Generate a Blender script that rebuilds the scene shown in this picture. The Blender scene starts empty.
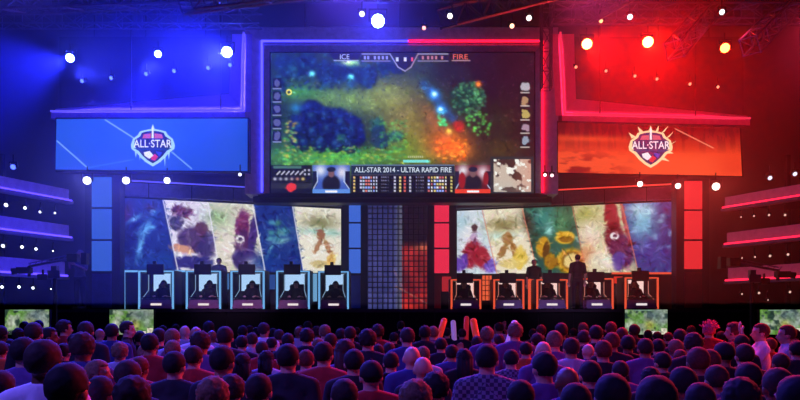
import bpy, bmesh, math, random
import numpy as np
from mathutils import Vector, Matrix, noise as mnoise
random.seed(7)
S = bpy.context.scene
COL = S.collection
F = 693.0; HC = 1.93; HY = 311.0
def P(px, py, d):
    return Vector(((px-400)/F*d, d, HC+(HY-py)/F*d))
def X(px, d): return (px-400)/F*d
def Z(py, d): return HC+(HY-py)/F*d

# ------------------------------------------------------------------ materials
def srgb(c):
    c = [v/255.0 for v in c[:3]]
    return tuple(v/12.92 if v <= .04045 else ((v+.055)/1.055)**2.4 for v in c)
MATS = {}
def mat(name, col, rough=.6, metal=0.0, var=.15, scale=6.0, emit=0.0, ecol=None, bump=0.0):
    if name in MATS: return MATS[name]
    m = bpy.data.materials.new(name); m.use_nodes = True
    nt = m.node_tree; b = nt.nodes['Principled BSDF']
    c = srgb(col)
    tc = nt.nodes.new('ShaderNodeTexCoord'); n = nt.nodes.new('ShaderNodeTexNoise')
    n.inputs['Scale'].default_value = scale; n.inputs['Detail'].default_value = 3
    nt.links.new(tc.outputs['Object'], n.inputs['Vector'])
    r = nt.nodes.new('ShaderNodeValToRGB')
    r.color_ramp.elements[0].position = .3; r.color_ramp.elements[1].position = .7
    r.color_ramp.elements[0].color = (*[v*(1-var) for v in c], 1)
    r.color_ramp.elements[1].color = (*[min(1, v*(1+var)) for v in c], 1)
    nt.links.new(n.outputs['Fac'], r.inputs['Fac'])
    nt.links.new(r.outputs['Color'], b.inputs['Base Color'])
    b.inputs['Roughness'].default_value = rough; b.inputs['Metallic'].default_value = metal
    if emit:
        b.inputs['Emission Color'].default_value = (*srgb(ecol or col), 1)
        b.inputs['Emission Strength'].default_value = emit
    if bump:
        bp = nt.nodes.new('ShaderNodeBump'); bp.inputs['Strength'].default_value = bump
        nt.links.new(n.outputs['Fac'], bp.inputs['Height']); nt.links.new(bp.outputs['Normal'], b.inputs['Normal'])
    MATS[name] = m
    return m
def glow(name, col, k=1.0):
    if name in MATS: return MATS[name]
    m = bpy.data.materials.new(name); m.use_nodes = True
    nt = m.node_tree; nt.nodes.clear()
    o = nt.nodes.new('ShaderNodeOutputMaterial'); e = nt.nodes.new('ShaderNodeEmission')
    e.inputs['Color'].default_value = (*srgb(col), 1); e.inputs['Strength'].default_value = k
    nt.links.new(e.outputs[0], o.inputs[0]); MATS[name] = m
    return m
def screenmat():
    if 'screen_picture' in MATS: return MATS['screen_picture']
    m = bpy.data.materials.new('screen_picture'); m.use_nodes = True
    nt = m.node_tree; nt.nodes.clear()
    o = nt.nodes.new('ShaderNodeOutputMaterial'); e = nt.nodes.new('ShaderNodeEmission')
    a = nt.nodes.new('ShaderNodeAttribute'); a.attribute_name = 'Col'
    nt.links.new(a.outputs['Color'], e.inputs['Color']); e.inputs['Strength'].default_value = 1.0
    nt.links.new(e.outputs[0], o.inputs[0]); MATS['screen_picture'] = m
    return m

BLACK = mat('matte_black', (14,14,18), .75)
DARK = mat('dark_metal', (30,30,36), .5, .5)
STEEL = mat('truss_aluminium', (120,122,130), .45, .6)
WHITEP = mat('pale_panel', (190,190,198), .55)
GREY = mat('grey_panel', (95,95,105), .55)

# ------------------------------------------------------------------ mesh helpers
def tag(o, label=None, cat=None, group=None, kind=None):
    if label: o['label'] = label
    if cat: o['category'] = cat
    if group: o['group'] = group
    if kind: o['kind'] = kind
    return o
def obj(name, bm, m, parent=None, smooth=False):
    me = bpy.data.meshes.new(name)
    bmesh.ops.recalc_face_normals(bm, faces=bm.faces)
    bm.to_mesh(me); bm.free()
    if smooth:
        for p in me.polygons: p.use_smooth = True
    me.materials.append(m)
    o = bpy.data.objects.new(name, me); COL.objects.link(o)
    if parent is not None:
        o.parent = parent
        o.matrix_parent_inverse = parent.matrix_world.inverted() if False else Matrix.Translation(-parent.location) if parent.type == 'EMPTY' and parent.rotation_euler.z == 0 else Matrix()
    return o
def empty(name, loc, label, cat, group=None):
    o = bpy.data.objects.new(name, None); COL.objects.link(o); o.location = loc
    o.empty_display_size = .2
    return tag(o, label, cat, group)
def bx(bm, c, s, rz=0.0, rot=None):
    M = Matrix.Translation(c) @ (rot.to_4x4() if rot is not None else Matrix.Rotation(rz, 4, 'Z')) @ Matrix.Diagonal((*s, 1))
    bmesh.ops.create_cube(bm, size=1, matrix=M); return bm
def cone(bm, a, b, ra, rb, seg=12):
    a = Vector(a); b = Vector(b); d = b-a; L = d.length
    if L < 1e-6: return bm
    q = d.to_track_quat('Z', 'Y').to_matrix().to_4x4()
    bmesh.ops.create_cone(bm, cap_ends=True, segments=seg, radius1=ra, radius2=rb, depth=L,
                          matrix=Matrix.Translation((a+b)/2) @ q)
    return bm
def ell(bm, c, r, sub=3, M=None):
    mm = Matrix.Translation(c) @ Matrix.Diagonal((*r, 1))
    if M is not None: mm = M @ mm
    bmesh.ops.create_icosphere(bm, subdivisions=sub, radius=1, matrix=mm); return bm
def cap(bm, a, b, ra, rb, seg=12):
    cone(bm, a, b, ra, rb, seg); ell(bm, a, (ra,)*3, 2); ell(bm, b, (rb,)*3, 2); return bm
def loft(bm, A, B):
    va = [bm.verts.new(p) for p in A]; vb = [bm.verts.new(p) for p in B]; n = len(A)
    for i in range(n):
        bm.faces.new((va[i], va[(i+1) % n], vb[(i+1) % n], vb[i]))
    bm.faces.new(va); bm.faces.new(vb[::-1]); return bm
def new(): return bmesh.new()
def box(name, c, s, m, parent=None, rz=0.0, bevel=0.0):
    bm = bx(new(), c, s, rz)
    if bevel: bmesh.ops.bevel(bm, geom=bm.edges[:], offset=bevel, segments=2, affect='EDGES')
    return obj(name, bm, m, parent)
def slab(bm, a, b, z0, z1, t, back=True):
    """upright slab from plan point a to plan point b, thickness t away from the camera"""
    a = Vector(a); b = Vector(b); d = (b-a).normalized(); n = Vector((-d.y, d.x))
    if n.y < 0: n = -n
    if not back: n = -n
    A = [(a.x, a.y, z0), (a.x, a.y, z1), (a.x+n.x*t, a.y+n.y*t, z1), (a.x+n.x*t, a.y+n.y*t, z0)]
    B = [(b.x, b.y, z0), (b.x, b.y, z1), (b.x+n.x*t, b.y+n.y*t, z1), (b.x+n.x*t, b.y+n.y*t, z0)]
    return loft(bm, A, B)

# ------------------------------------------------------------------ painter for the lit screens
rng = np.random.RandomState(3)
def vnoise(x, y, sc, seed=0):
    r = np.random.RandomState(seed); g = r.rand(64, 64)
    u = x/sc; v = y/sc; i = np.floor(u).astype(int); j = np.floor(v).astype(int)
    fu = u-i; fv = v-j; fu = fu*fu*(3-2*fu); fv = fv*fv*(3-2*fv)
    a = g[j % 64, i % 64]; b = g[j % 64, (i+1) % 64]; c = g[(j+1) % 64, i % 64]; d = g[(j+1) % 64, (i+1) % 64]
    return (a*(1-fu)+b*fu)*(1-fv)+(c*(1-fu)+d*fu)*fv
def fbm(x, y, sc, seed=0, o=3):
    s = 0; w = 0
    for k in range(o):
        s = s+vnoise(x, y, sc/2**k, seed+k)*.5**k; w += .5**k
    return s/w
class Art:
    def __init__(s, x0, y0, x1, y1, nx, ny, base):
        s.x0, s.y0, s.x1, s.y1 = x0, y0, x1, y1
        s.X, s.Y = np.meshgrid(np.linspace(x0, x1, nx), np.linspace(y0, y1, ny))
        s.I = np.zeros((ny, nx, 3)); s.I[:] = base
    def mix(s, m, c):
        m = np.clip(m, 0, 1)[..., None]; s.I = s.I*(1-m)+np.array(c, float)*m
    def soft(s, cx, cy, rx, ry, c, a=1.0, ang=0.0):
        dx = s.X-cx; dy = s.Y-cy; ca, sa = math.cos(ang), math.sin(ang)
        u = dx*ca+dy*sa; v = -dx*sa+dy*ca
        s.mix(a*np.exp(-((u/rx)**2+(v/ry)**2)), c)
    def hard(s, cx, cy, rx, ry, c, a=1.0, ang=0.0, wob=.0, seed=0, edge=.25):
        dx = s.X-cx; dy = s.Y-cy; ca, sa = math.cos(ang), math.sin(ang)
        u = dx*ca+dy*sa; v = -dx*sa+dy*ca
        r = np.sqrt((u/rx)**2+(v/ry)**2)
        if wob: r = r+wob*(fbm(s.X, s.Y, max(2.0, min(rx, ry)*.8), seed)-.5)
        s.mix(a*np.clip((1-r)/edge, 0, 1), c)
    def rect(s, x0, y0, x1, y1, c, a=1.0):
        s.mix(a*((s.X >= x0) & (s.X <= x1) & (s.Y >= y0) & (s.Y <= y1)), c)
    def poly(s, pts, c, a=1.0):
        ins = np.zeros(s.X.shape, bool); n = len(pts); j = n-1
        for i in range(n):
            xi, yi = pts[i]; xj, yj = pts[j]
            if yi != yj:
                cnd = ((yi > s.Y) != (yj > s.Y)) & (s.X < (xj-xi)*(s.Y-yi)/(yj-yi)+xi)
                ins ^= cnd
            j = i
        s.mix(a*ins, c); return ins
    def line(s, x0, y0, x1, y1, w, c, a=1.0):
        d = np.array([x1-x0, y1-y0], float); L2 = (d**2).sum()
        t = np.clip(((s.X-x0)*d[0]+(s.Y-y0)*d[1])/L2, 0, 1)
        r = np.hypot(s.X-x0-t*d[0], s.Y-y0-t*d[1]); s.mix(a*np.clip(1.3-r/w, 0, 1), c)
    def strokes(s, region, n, seed, L=5.0, w=1.0, jit=54):
        # loose brush strokes that pick up and vary the colour they lie on
        r = random.Random(seed); ny, nx = s.X.shape; kx = (nx-1)/(s.x1-s.x0); ky = (ny-1)/(s.y1-s.y0)
        x0, y0, x1, y1 = region
        for k in range(n):
            cx, cy = r.uniform(x0, x1), r.uniform(y0, y1); i = int(np.clip((cy-s.y0)*ky, 0, ny-1)); j = int(np.clip((cx-s.x0)*kx, 0, nx-1))
            c = s.I[i, j].copy(); v = r.uniform(-jit, jit*.9); c = np.clip(c+v+np.array([r.uniform(-14, 14) for _ in range(3)]), 0, 255)
            a = r.uniform(0, 3.14); l = r.uniform(.4, 1)*L; ww = r.uniform(.5, 1.3)*w
            ia, ib = max(0, int(i-(l+2)*ky)), min(ny, int(i+(l+2)*ky)+1); ja, jb = max(0, int(j-(l+2)*kx)), min(nx, int(j+(l+2)*kx)+1)
            X_ = s.X[ia:ib, ja:jb]-cx; Y_ = s.Y[ia:ib, ja:jb]-cy; u = X_*math.cos(a)+Y_*math.sin(a); q = -X_*math.sin(a)+Y_*math.cos(a)+.12*u*u/l*r.choice((-1, 1))
            m = np.clip(1.3-np.hypot(u/l, q/ww), 0, .75)[..., None]*.9
            s.I[ia:ib, ja:jb] = s.I[ia:ib, ja:jb]*(1-m)+c*m
    def grain(s, sc, amt, seed=5):
        s.I = np.clip(s.I*(1+amt*(fbm(s.X, s.Y, sc, seed)[..., None]-.5)*2), 0, 255)
def screen(name, art, TL, TR, BR, BL, parent=None, gain=1.0):
    ny, nx = art.X.shape
    u = (art.X-art.x0)/(art.x1-art.x0); v = (art.Y-art.y0)/(art.y1-art.y0)
    TL, TR, BR, BL = [np.array(tuple(p)) for p in (TL, TR, BR, BL)]
    u = u[..., None]; v = v[..., None]
    V = (TL*(1-u)+TR*u)*(1-v)+(BL*(1-u)+BR*u)*v
    idx = np.arange(nx*ny).reshape(ny, nx)
    Fc = np.stack([idx[:-1, :-1], idx[1:, :-1], idx[1:, 1:], idx[:-1, 1:]], -1).reshape(-1, 4)
    me = bpy.data.meshes.new(name)
    me.from_pydata(V.reshape(-1, 3).tolist(), [], Fc.tolist())
    at = me.color_attributes.new('Col', 'FLOAT_COLOR', 'POINT')
    c = np.clip(art.I/255.0, 0, 1); lin = np.where(c <= .04045, c/12.92, ((c+.055)/1.055)**2.4)*gain
    rgba = np.concatenate([lin, np.ones((ny, nx, 1))], -1).astype(np.float32)
    at.data.foreach_set('color', rgba.ravel())
    me.materials.append(screenmat())
    o = bpy.data.objects.new(name, me); COL.objects.link(o)
    if parent is not None:
        o.parent = parent; o.matrix_parent_inverse = Matrix.Translation(-parent.location)
    return o
def text(name, s, centre, width, height, m, parent, along=(1,0,0), up=(0,0,1), bold=.0):
    cu = bpy.data.curves.new(name, 'FONT'); cu.body = s; cu.align_x = 'CENTER'; cu.align_y = 'CENTER'
    cu.extrude = .0; cu.offset = bold
    t = bpy.data.objects.new(name, cu); COL.objects.link(t)
    bpy.context.view_layer.update()
    me = bpy.data.meshes.new_from_object(t.evaluated_get(bpy.context.evaluated_depsgraph_get()))
    bpy.data.objects.remove(t)
    co = [v.co.copy() for v in me.vertices]
    x0 = min(c.x for c in co); x1 = max(c.x for c in co); y0 = min(c.y for c in co); y1 = max(c.y for c in co)
    a = Vector(along).normalized(); u = Vector(up); c0 = Vector(centre)
    for v in me.vertices:
        v.co = c0+a*((v.co.x-(x0+x1)/2)/(x1-x0)*width)+u*((v.co.y-(y0+y1)/2)/(y1-y0)*height)
    me.materials.clear(); me.materials.append(m)
    o = bpy.data.objects.new(name, me); COL.objects.link(o); o.parent = parent
    o.matrix_parent_inverse = Matrix.Translation(-parent.location)
    return o

# ------------------------------------------------------------------ the hall
def struct(o): o['kind'] = 'structure'; return o
FLOORM = mat('concrete_floor', (34,32,38), .8, scale=2, bump=.1)
HALL = mat('black_drape_wall', (9,9,13), .9, scale=3)
struct(box('floor', (0, 11.5, -.05), (40, 41, .1), FLOORM))
struct(box('ceiling', (0, 11.5, 15.05), (40, 41, .1), HALL))
struct(box('wall_back', (0, 31.9, 7.5), (40, .2, 15), HALL))
struct(box('wall_left', (-19.9, 11.4, 7.5), (.2, 40.8, 15), HALL))
struct(box('wall_right', (19.9, 11.4, 7.5), (.2, 40.8, 15), HALL))
struct(box('wall_rear', (0, -8.9, 7.5), (39.6, .2, 15), HALL))

# ------------------------------------------------------------------ stage
SZ = 1.98
DECK = mat('stage_deck', (26,25,32), .45, scale=3)
st = empty('stage', (0, 20, 0), 'long black raised stage running across the hall behind the crowd', 'stage')
bm = new()
bx(bm, (0, 20.35, SZ/2-.02), (38, .7, SZ-.04))
bx(bm, (0, 26.7, SZ/2), (38, 8.0, SZ)); bx(bm, (-14.1, 21.7, SZ/2), (9.8, 2.0, SZ)); bx(bm, (14.1, 21.7, SZ/2), (9.8, 2.0, SZ))
bx(bm, (0, 21.7, .8), (18.4, 2.0, 1.6))
obj('deck', bm, DECK, st)
box('front_edge', (0, 19.98, SZ-.04), (38, .06, .08), mat('stage_edge', (60,56,66), .4), st)
sk = new()
for i in range(38): bx(sk, (-18.5+i, 19.985, .95), (.97, .03, 1.86))
obj('skirt', sk, mat('stage_skirt', (10,9,13), .9), st)

# ------------------------------------------------------------------ stage led walls
def stage_art_left():
    a = Art(117, 197, 341, 272, 300, 100, (18,38,112))
    X_, Y_ = a.X, a.Y
    a.soft(135, 215, 40, 30, (28,52,140)); a.soft(120, 240, 14, 30, (10,20,80)); a.soft(160, 262, 26, 14, (20,58,140))
    for (cx, cy, rx, ry, an) in ((150,210,3,3,0),(149,226,3.5,2,0),(143,228,4,10,.5),(138,245,2.5,14,.2),(132,218,8,2,-.6)): a.soft(cx, cy, rx, ry, (110,190,245), .85, an)
    a.soft(124, 212, 6, 12, (80,20,70), .7, .4); a.soft(146, 205, 5, 3, (120,40,70), .6)
    # second panel: pale with deep violet masses
    p2 = [(159,190),(202,190),(214.6,275),(174,275)]; a.poly(p2, (226,220,232))
    for (cx, cy, rx, ry, c, an) in ((178,209,12,7,(92,38,60),.1),(172,221,8,9,(58,48,78),.2),(188,236,16,15,(70,44,84),.5),(196,226,7,9,(84,38,62),0),
                                    (202,246,11,18,(48,36,96),.4),(187,262,22,8,(40,34,110),0),(178,248,14,5,(214,150,110),.2)): a.hard(cx, cy, rx, ry, c, .95, an, .6, int(cx))
    # third: pale green and cream, plum masses
    p3 = [(202,190),(247,190),(260.5,275),(214.6,275)]; a.poly(p3, (214,212,190))
    a.soft(212, 214, 12, 10, (120,160,90), .8); a.soft(222, 245, 12, 24, (240,228,214), .8)
    for (cx, cy, rx, ry, c, an) in ((236,222,8,22,(110,30,84),.1),(238,240,11,18,(74,26,80),0),(240,258,16,14,(48,30,98),.2),(247,232,5,26,(62,34,110),.1)): a.hard(cx, cy, rx, ry, c, .95, an, .5, int(cy))
    a.hard(234, 236, 5, 5, (235,230,235)); a.hard(234.5, 236, 2.6, 2.6, (60,30,80)); a.soft(247, 264, 8, 9, (230,215,225), .8, .4)
    p4 = [(247,190),(288.6,190),(301,275),(260.5,275)]; a.poly(p4, (20,48,130))
    a.soft(262, 262, 16, 12, (14,52,140))
    for i in range(16):
        cx = 264+random.random()*26; cy = 214+random.random()*24; a.soft(cx, cy, 3.4, 2.6, random.choice([(70,150,150),(90,170,190),(60,120,90)]), .7)
    a.soft(266, 244, 2, 12, (120,190,210), .7, .4); a.soft(278, 236, 9, 3, (140,200,200), .7, -.3)
    p5 = [(288.6,190),(345,190),(345,275),(301,275)]; a.poly(p5, (238,232,214))
    a.soft(318, 214, 20, 8, (120,118,70), .85); a.soft(312, 224, 22, 4, (150,205,205), .6); a.soft(332, 226, 12, 4, (140,200,190), .6)
    for (cx, cy, rx, ry, c, an) in ((319,228,5,8,(150,90,60),0),(315,242,3,9,(165,110,70),.4),(326,242,3,11,(170,110,60),-.3),(330,258,6,12,(230,190,100),.2),(316,262,10,5,(205,180,120),0)): a.hard(cx, cy, rx, ry, c, .9, an, .6, int(cx))
    a.strokes((117,197,341,272), 1100, 5)
    for (x0, x1) in ((159,174),(202,214.6),(247,260.5),(288.6,301)): a.line(x0-1.2, 190, x1, 275, .7, (238,236,244), .9)
    return a
def stage_art_right():
    a = Art(457, 202, 677, 275, 300, 100, (210,222,232))
    a.soft(463, 216, 8, 10, (150,200,215), .7); a.soft(470, 235, 8, 20, (244,236,240), .8)
    for (cx, cy, rx, ry, c, an) in ((476,222,4,5,(70,34,46),0),(475,236,5,9,(190,160,200),0),(473,252,10,18,(150,22,44),.15),(484,256,10,16,(160,24,44),-.3),(461,262,9,12,(96,60,170),.5),(495,266,12,8,(110,80,190),-.2)): a.hard(cx, cy, rx, ry, c, .95, an, .4, int(cx))
    p2 = [(484,195),(526,195),(543,278),(500.6,278)]; a.poly(p2, (240,228,200))
    a.soft(507, 220, 18, 8, (128,116,66), .9); a.soft(505, 232, 18, 4, (160,205,195), .6)
    for (cx, cy, rx, ry, c, an) in ((511,236,6,8,(165,110,50),0),(506,250,4,10,(150,100,50),.5),(519,250,4,12,(160,105,50),-.3),(524,258,8,14,(236,200,80),.2),(512,264,12,6,(225,200,120),0)): a.hard(cx, cy, rx, ry, c, .9, an, .6, int(cx))
    p3 = [(526,195),(577,195),(592,278),(543,278)]; a.poly(p3, (26,84,72))
    a.soft(548, 215, 16, 12, (60,150,140), .8); a.soft(566, 222, 9, 20, (90,150,90), .6); a.soft(554, 228, 4, 5, (170,230,230), .9); a.soft(532, 218, 6, 16, (60,30,20), .7, -.3)
    for (cx, cy, rx, ry, c, an) in ((548,246,8,13,(206,150,30),.1),(551,250,4,12,(96,60,14),.1),(570,236,12,8,(230,180,50),0),(571,238,8,4,(150,100,20),0),(576,262,17,16,(222,166,40),0),(577,262,12,12,(120,76,16),0),(577,262,9.5,9.5,(238,212,140),0),(556,262,8,10,(160,110,20),0)): a.hard(cx, cy, rx, ry, c, 1, an, .15, int(cx))
    a.line(577, 262, 573, 254, .6, (70,40,10))
    p4 = [(577,195),(625,195),(642,278),(592,278)]; a.poly(p4, (206,196,150))
    a.soft(590, 212, 12, 8, (150,160,70), .8); a.soft(596, 235, 10, 14, (244,232,220), .9); a.soft(590, 256, 8, 16, (220,110,60), .6, .3); a.soft(604, 262, 12, 12, (246,236,214), .8)
    for (cx, cy, rx, ry, c, an) in ((616,216,8,20,(150,30,40),-.2),(618,236,11,16,(110,24,40),0),(626,252,14,20,(96,30,70),-.2),(622,262,8,12,(78,60,150),0),(630,225,3,30,(170,40,44),-.2)): a.hard(cx, cy, rx, ry, c, .95, an, .4, int(cy))
    a.hard(618.5, 236, 5, 4.6, (238,232,235)); a.hard(619, 236, 2.4, 2.2, (90,40,70)); a.soft(612, 266, 8, 4, (240,225,225), .8, .6)
    p5 = [(625,195),(680,195),(680,278),(642,278)]; a.poly(p5, (30,62,130))
    a.soft(645, 220, 12, 24, (120,210,235), .9); a.soft(640, 208, 12, 8, (200,240,250), .7); a.soft(672, 232, 10, 30, (20,30,90), .8)
    for i in range(14): a.soft(634+random.random()*40, 208+random.random()*55, 3, 2.4, (170,225,245), .6)
    a.soft(652, 255, 18, 16, (36,44,140), .8)
    a.strokes((457,202,677,275), 1100, 6)
    for (x0, x1) in ((484,500.6),(526,543),(577,592),(625,642)): a.line(x0-1.2, 195, x1, 278, .6, (226,120,90), .7)
    return a
def led_wall(nm, lab, art, pl, pr, yTL, yTR, yBL, yBR, glowcol, glowname, bl):
    (xl, dl), (xr, dr) = pl, pr
    a = Vector((X(xl, dl), dl)); b = Vector((X(xr, dr), dr))
    root = empty(nm, (*((a+b)/2), SZ), lab, 'led screen')
    TL, TR, BR, BL = P(xl, yTL, dl), P(xr, yTR, dr), P(xr, yBR, dr), P(xl, yBL, dl)
    screen('picture', art, TL, TR, BR, BL, root)
    ext = (b-a).normalized()*.35
    slabm = slab(new(), a-ext+Vector((0, .06)), b+ext+Vector((0, .06)), SZ, TL.z+.9, .3)
    obj('backing_wall', slabm, mat('stage_set_black', (20,20,30), .5), root)
    # header fascia with seams and a lit top edge
    nseg = 6
    for i in range(nseg):
        p = (a-ext).lerp(b+ext, i/nseg+.002); q = (a-ext).lerp(b+ext, (i+1)/nseg-.002)
        f = slab(new(), p-Vector((0, .18)), q-Vector((0, .18)), TL.z+.06, TL.z+.48, .2)
        obj('header_panel', f, mat('header_grey', (130,128,150), .5), root)
    s = slab(new(), a-ext-Vector((0, .24)), b+ext-Vector((0, .24)), TL.z+.52, TL.z+.56, .05)
    obj('led_strip', s, glow(glowname, glowcol, 1.0), root)
    return root, a, b, TL.z
lw, LA, LB, LZ = led_wall('led_wall', 'wide lit stage screen of slanted blue and cream picture panels, left of centre, above blue booths',
               stage_art_left(), (117.5, 22.6), (341, 25.0), 197.5, 209, 271, 273, (96,90,255), 'led_line_blue', 1)
rw, RA, RB, RZ = led_wall('led_wall', 'wide lit stage screen of slanted red, cream, gold and cyan picture panels above red booths',
               stage_art_right(), (457, 25.0), (677, 22.8), 211, 201.5, 274, 272, (255,70,60), 'led_line_red', 1)

# ------------------------------------------------------------------ columns with lit panels
def column(px0, px1, d, ytop, ylit, lit, dim, lab, gname):
    x0, x1 = X(px0, d), X(px1, d); zt = Z(ytop, d); zl = Z(ylit, d); w = x1-x0; xc = (x0+x1)/2
    t = empty('light_column', (xc, d, SZ), lab, 'column', 'lit columns of the stage set')
    box('casing', (xc, d+.26, (SZ+zt)/2), (w+.5, .4, zt-SZ+.1), mat('column_casing', (44,44,62), .5), t)
    n = 3; h = (zt-zl)/n
    for i in range(n):
        box('lit_panel', (xc, d+.02, zl+h*(i+.5)), (w, .08, h-.07), glow(gname, lit, 1.0), t)
    box('lower_panel', (xc, d+.02, (zl+SZ)/2), (w, .08, zl-SZ-.1), mat('column_lower_panel_'+gname, dim, .4), t)
column(92, 111, 21.9, 176, 272, (50,92,196), (60,80,150), 'tall column of blue lit panels at the far left of the stage', 'lit_blue_outer')
column(349, 360.5, 24.6, 197, 274, (62,106,214), (60,80,160), 'narrow column of blue lit panels left of the centre lattice', 'lit_blue_inner')
column(434.5, 449, 24.6, 197, 274, (240,44,76), (150,30,60), 'narrow column of red lit panels right of the centre lattice', 'lit_red_inner')
column(685, 702, 21.9, 180, 270, (232,44,50), (120,24,60), 'tall column of red lit panels at the far right of the stage', 'lit_red_outer')

# centre lattice screen: blue half and fiery half behind a grid
a = Art(362, 203, 434, 309, 144, 212, (40,44,96))
n1 = fbm(a.X, a.Y, 9, 11); a.mix(n1*.9*np.clip((a.Y-190)/90, .25, 1), (98,100,176))
a.mix(np.clip((a.X-394)/5, 0, 1)*np.clip((405-a.X)/3, 0, 1)*.6, (120,120,120))
R_ = a.X > 402
n2 = fbm(a.X, a.Y, 14, 23)
a.mix(R_*1.0, (26,8,24))
a.mix(R_*np.clip((a.Y-243+10*(n2-.5))/8, 0, 1)*(.25+.9*n2), (214,50,46))
a.soft(424, 247, 10, 4, (240,120,80), .8); a.soft(412, 290, 9, 6, (90,14,30), .6)
a.line(396, 286, 432, 306, .7, (190,120,100), .8); a.line(394, 270, 404, 290, 1, (150,110,140), .6)
a.mix((((a.X-362) % 5.2) < .9)*.55, (16,16,34)); a.mix((((a.Y-203) % 5.2) < .9)*.5, (16,16,34))
cl = empty('lattice_screen', (X(398, 25.1), 25.1, SZ), 'dark gridded screen at stage centre, blue left half and fiery red right half', 'led screen')
screen('picture', a, P(362, 203, 25.1), P(434, 203, 25.1), P(434, 309.4, 25.1), P(362, 309.4, 25.1), cl)
box('backing_wall', (X(398, 25.1), 25.45, (SZ+Z(196, 25.1))/2), (X(434, 25.1)-X(362, 25.1)+2.1, .5, Z(196, 25.1)-SZ), MATS['stage_set_black'], cl)
gm = new(); gx0, gx1 = X(362, 25.1), X(434, 25.1); gz0, gz1 = SZ+.02, Z(203, 25.1)
for i in range(15): bx(gm, (gx0+(gx1-gx0)*i/14, 25.04, (gz0+gz1)/2), (.025, .03, gz1-gz0))
for i in range(21): bx(gm, ((gx0+gx1)/2, 25.02, gz0+(gz1-gz0)*i/20), (gx1-gx0, .03, .022))
obj('lattice', gm, DARK, cl)
hm = box('centre_header', (X(398, 24.9), 24.8, Z(199, 24.9)), (X(434, 24.9)-X(360, 24.9), .25, .3), MATS['header_grey'], cl)

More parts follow.
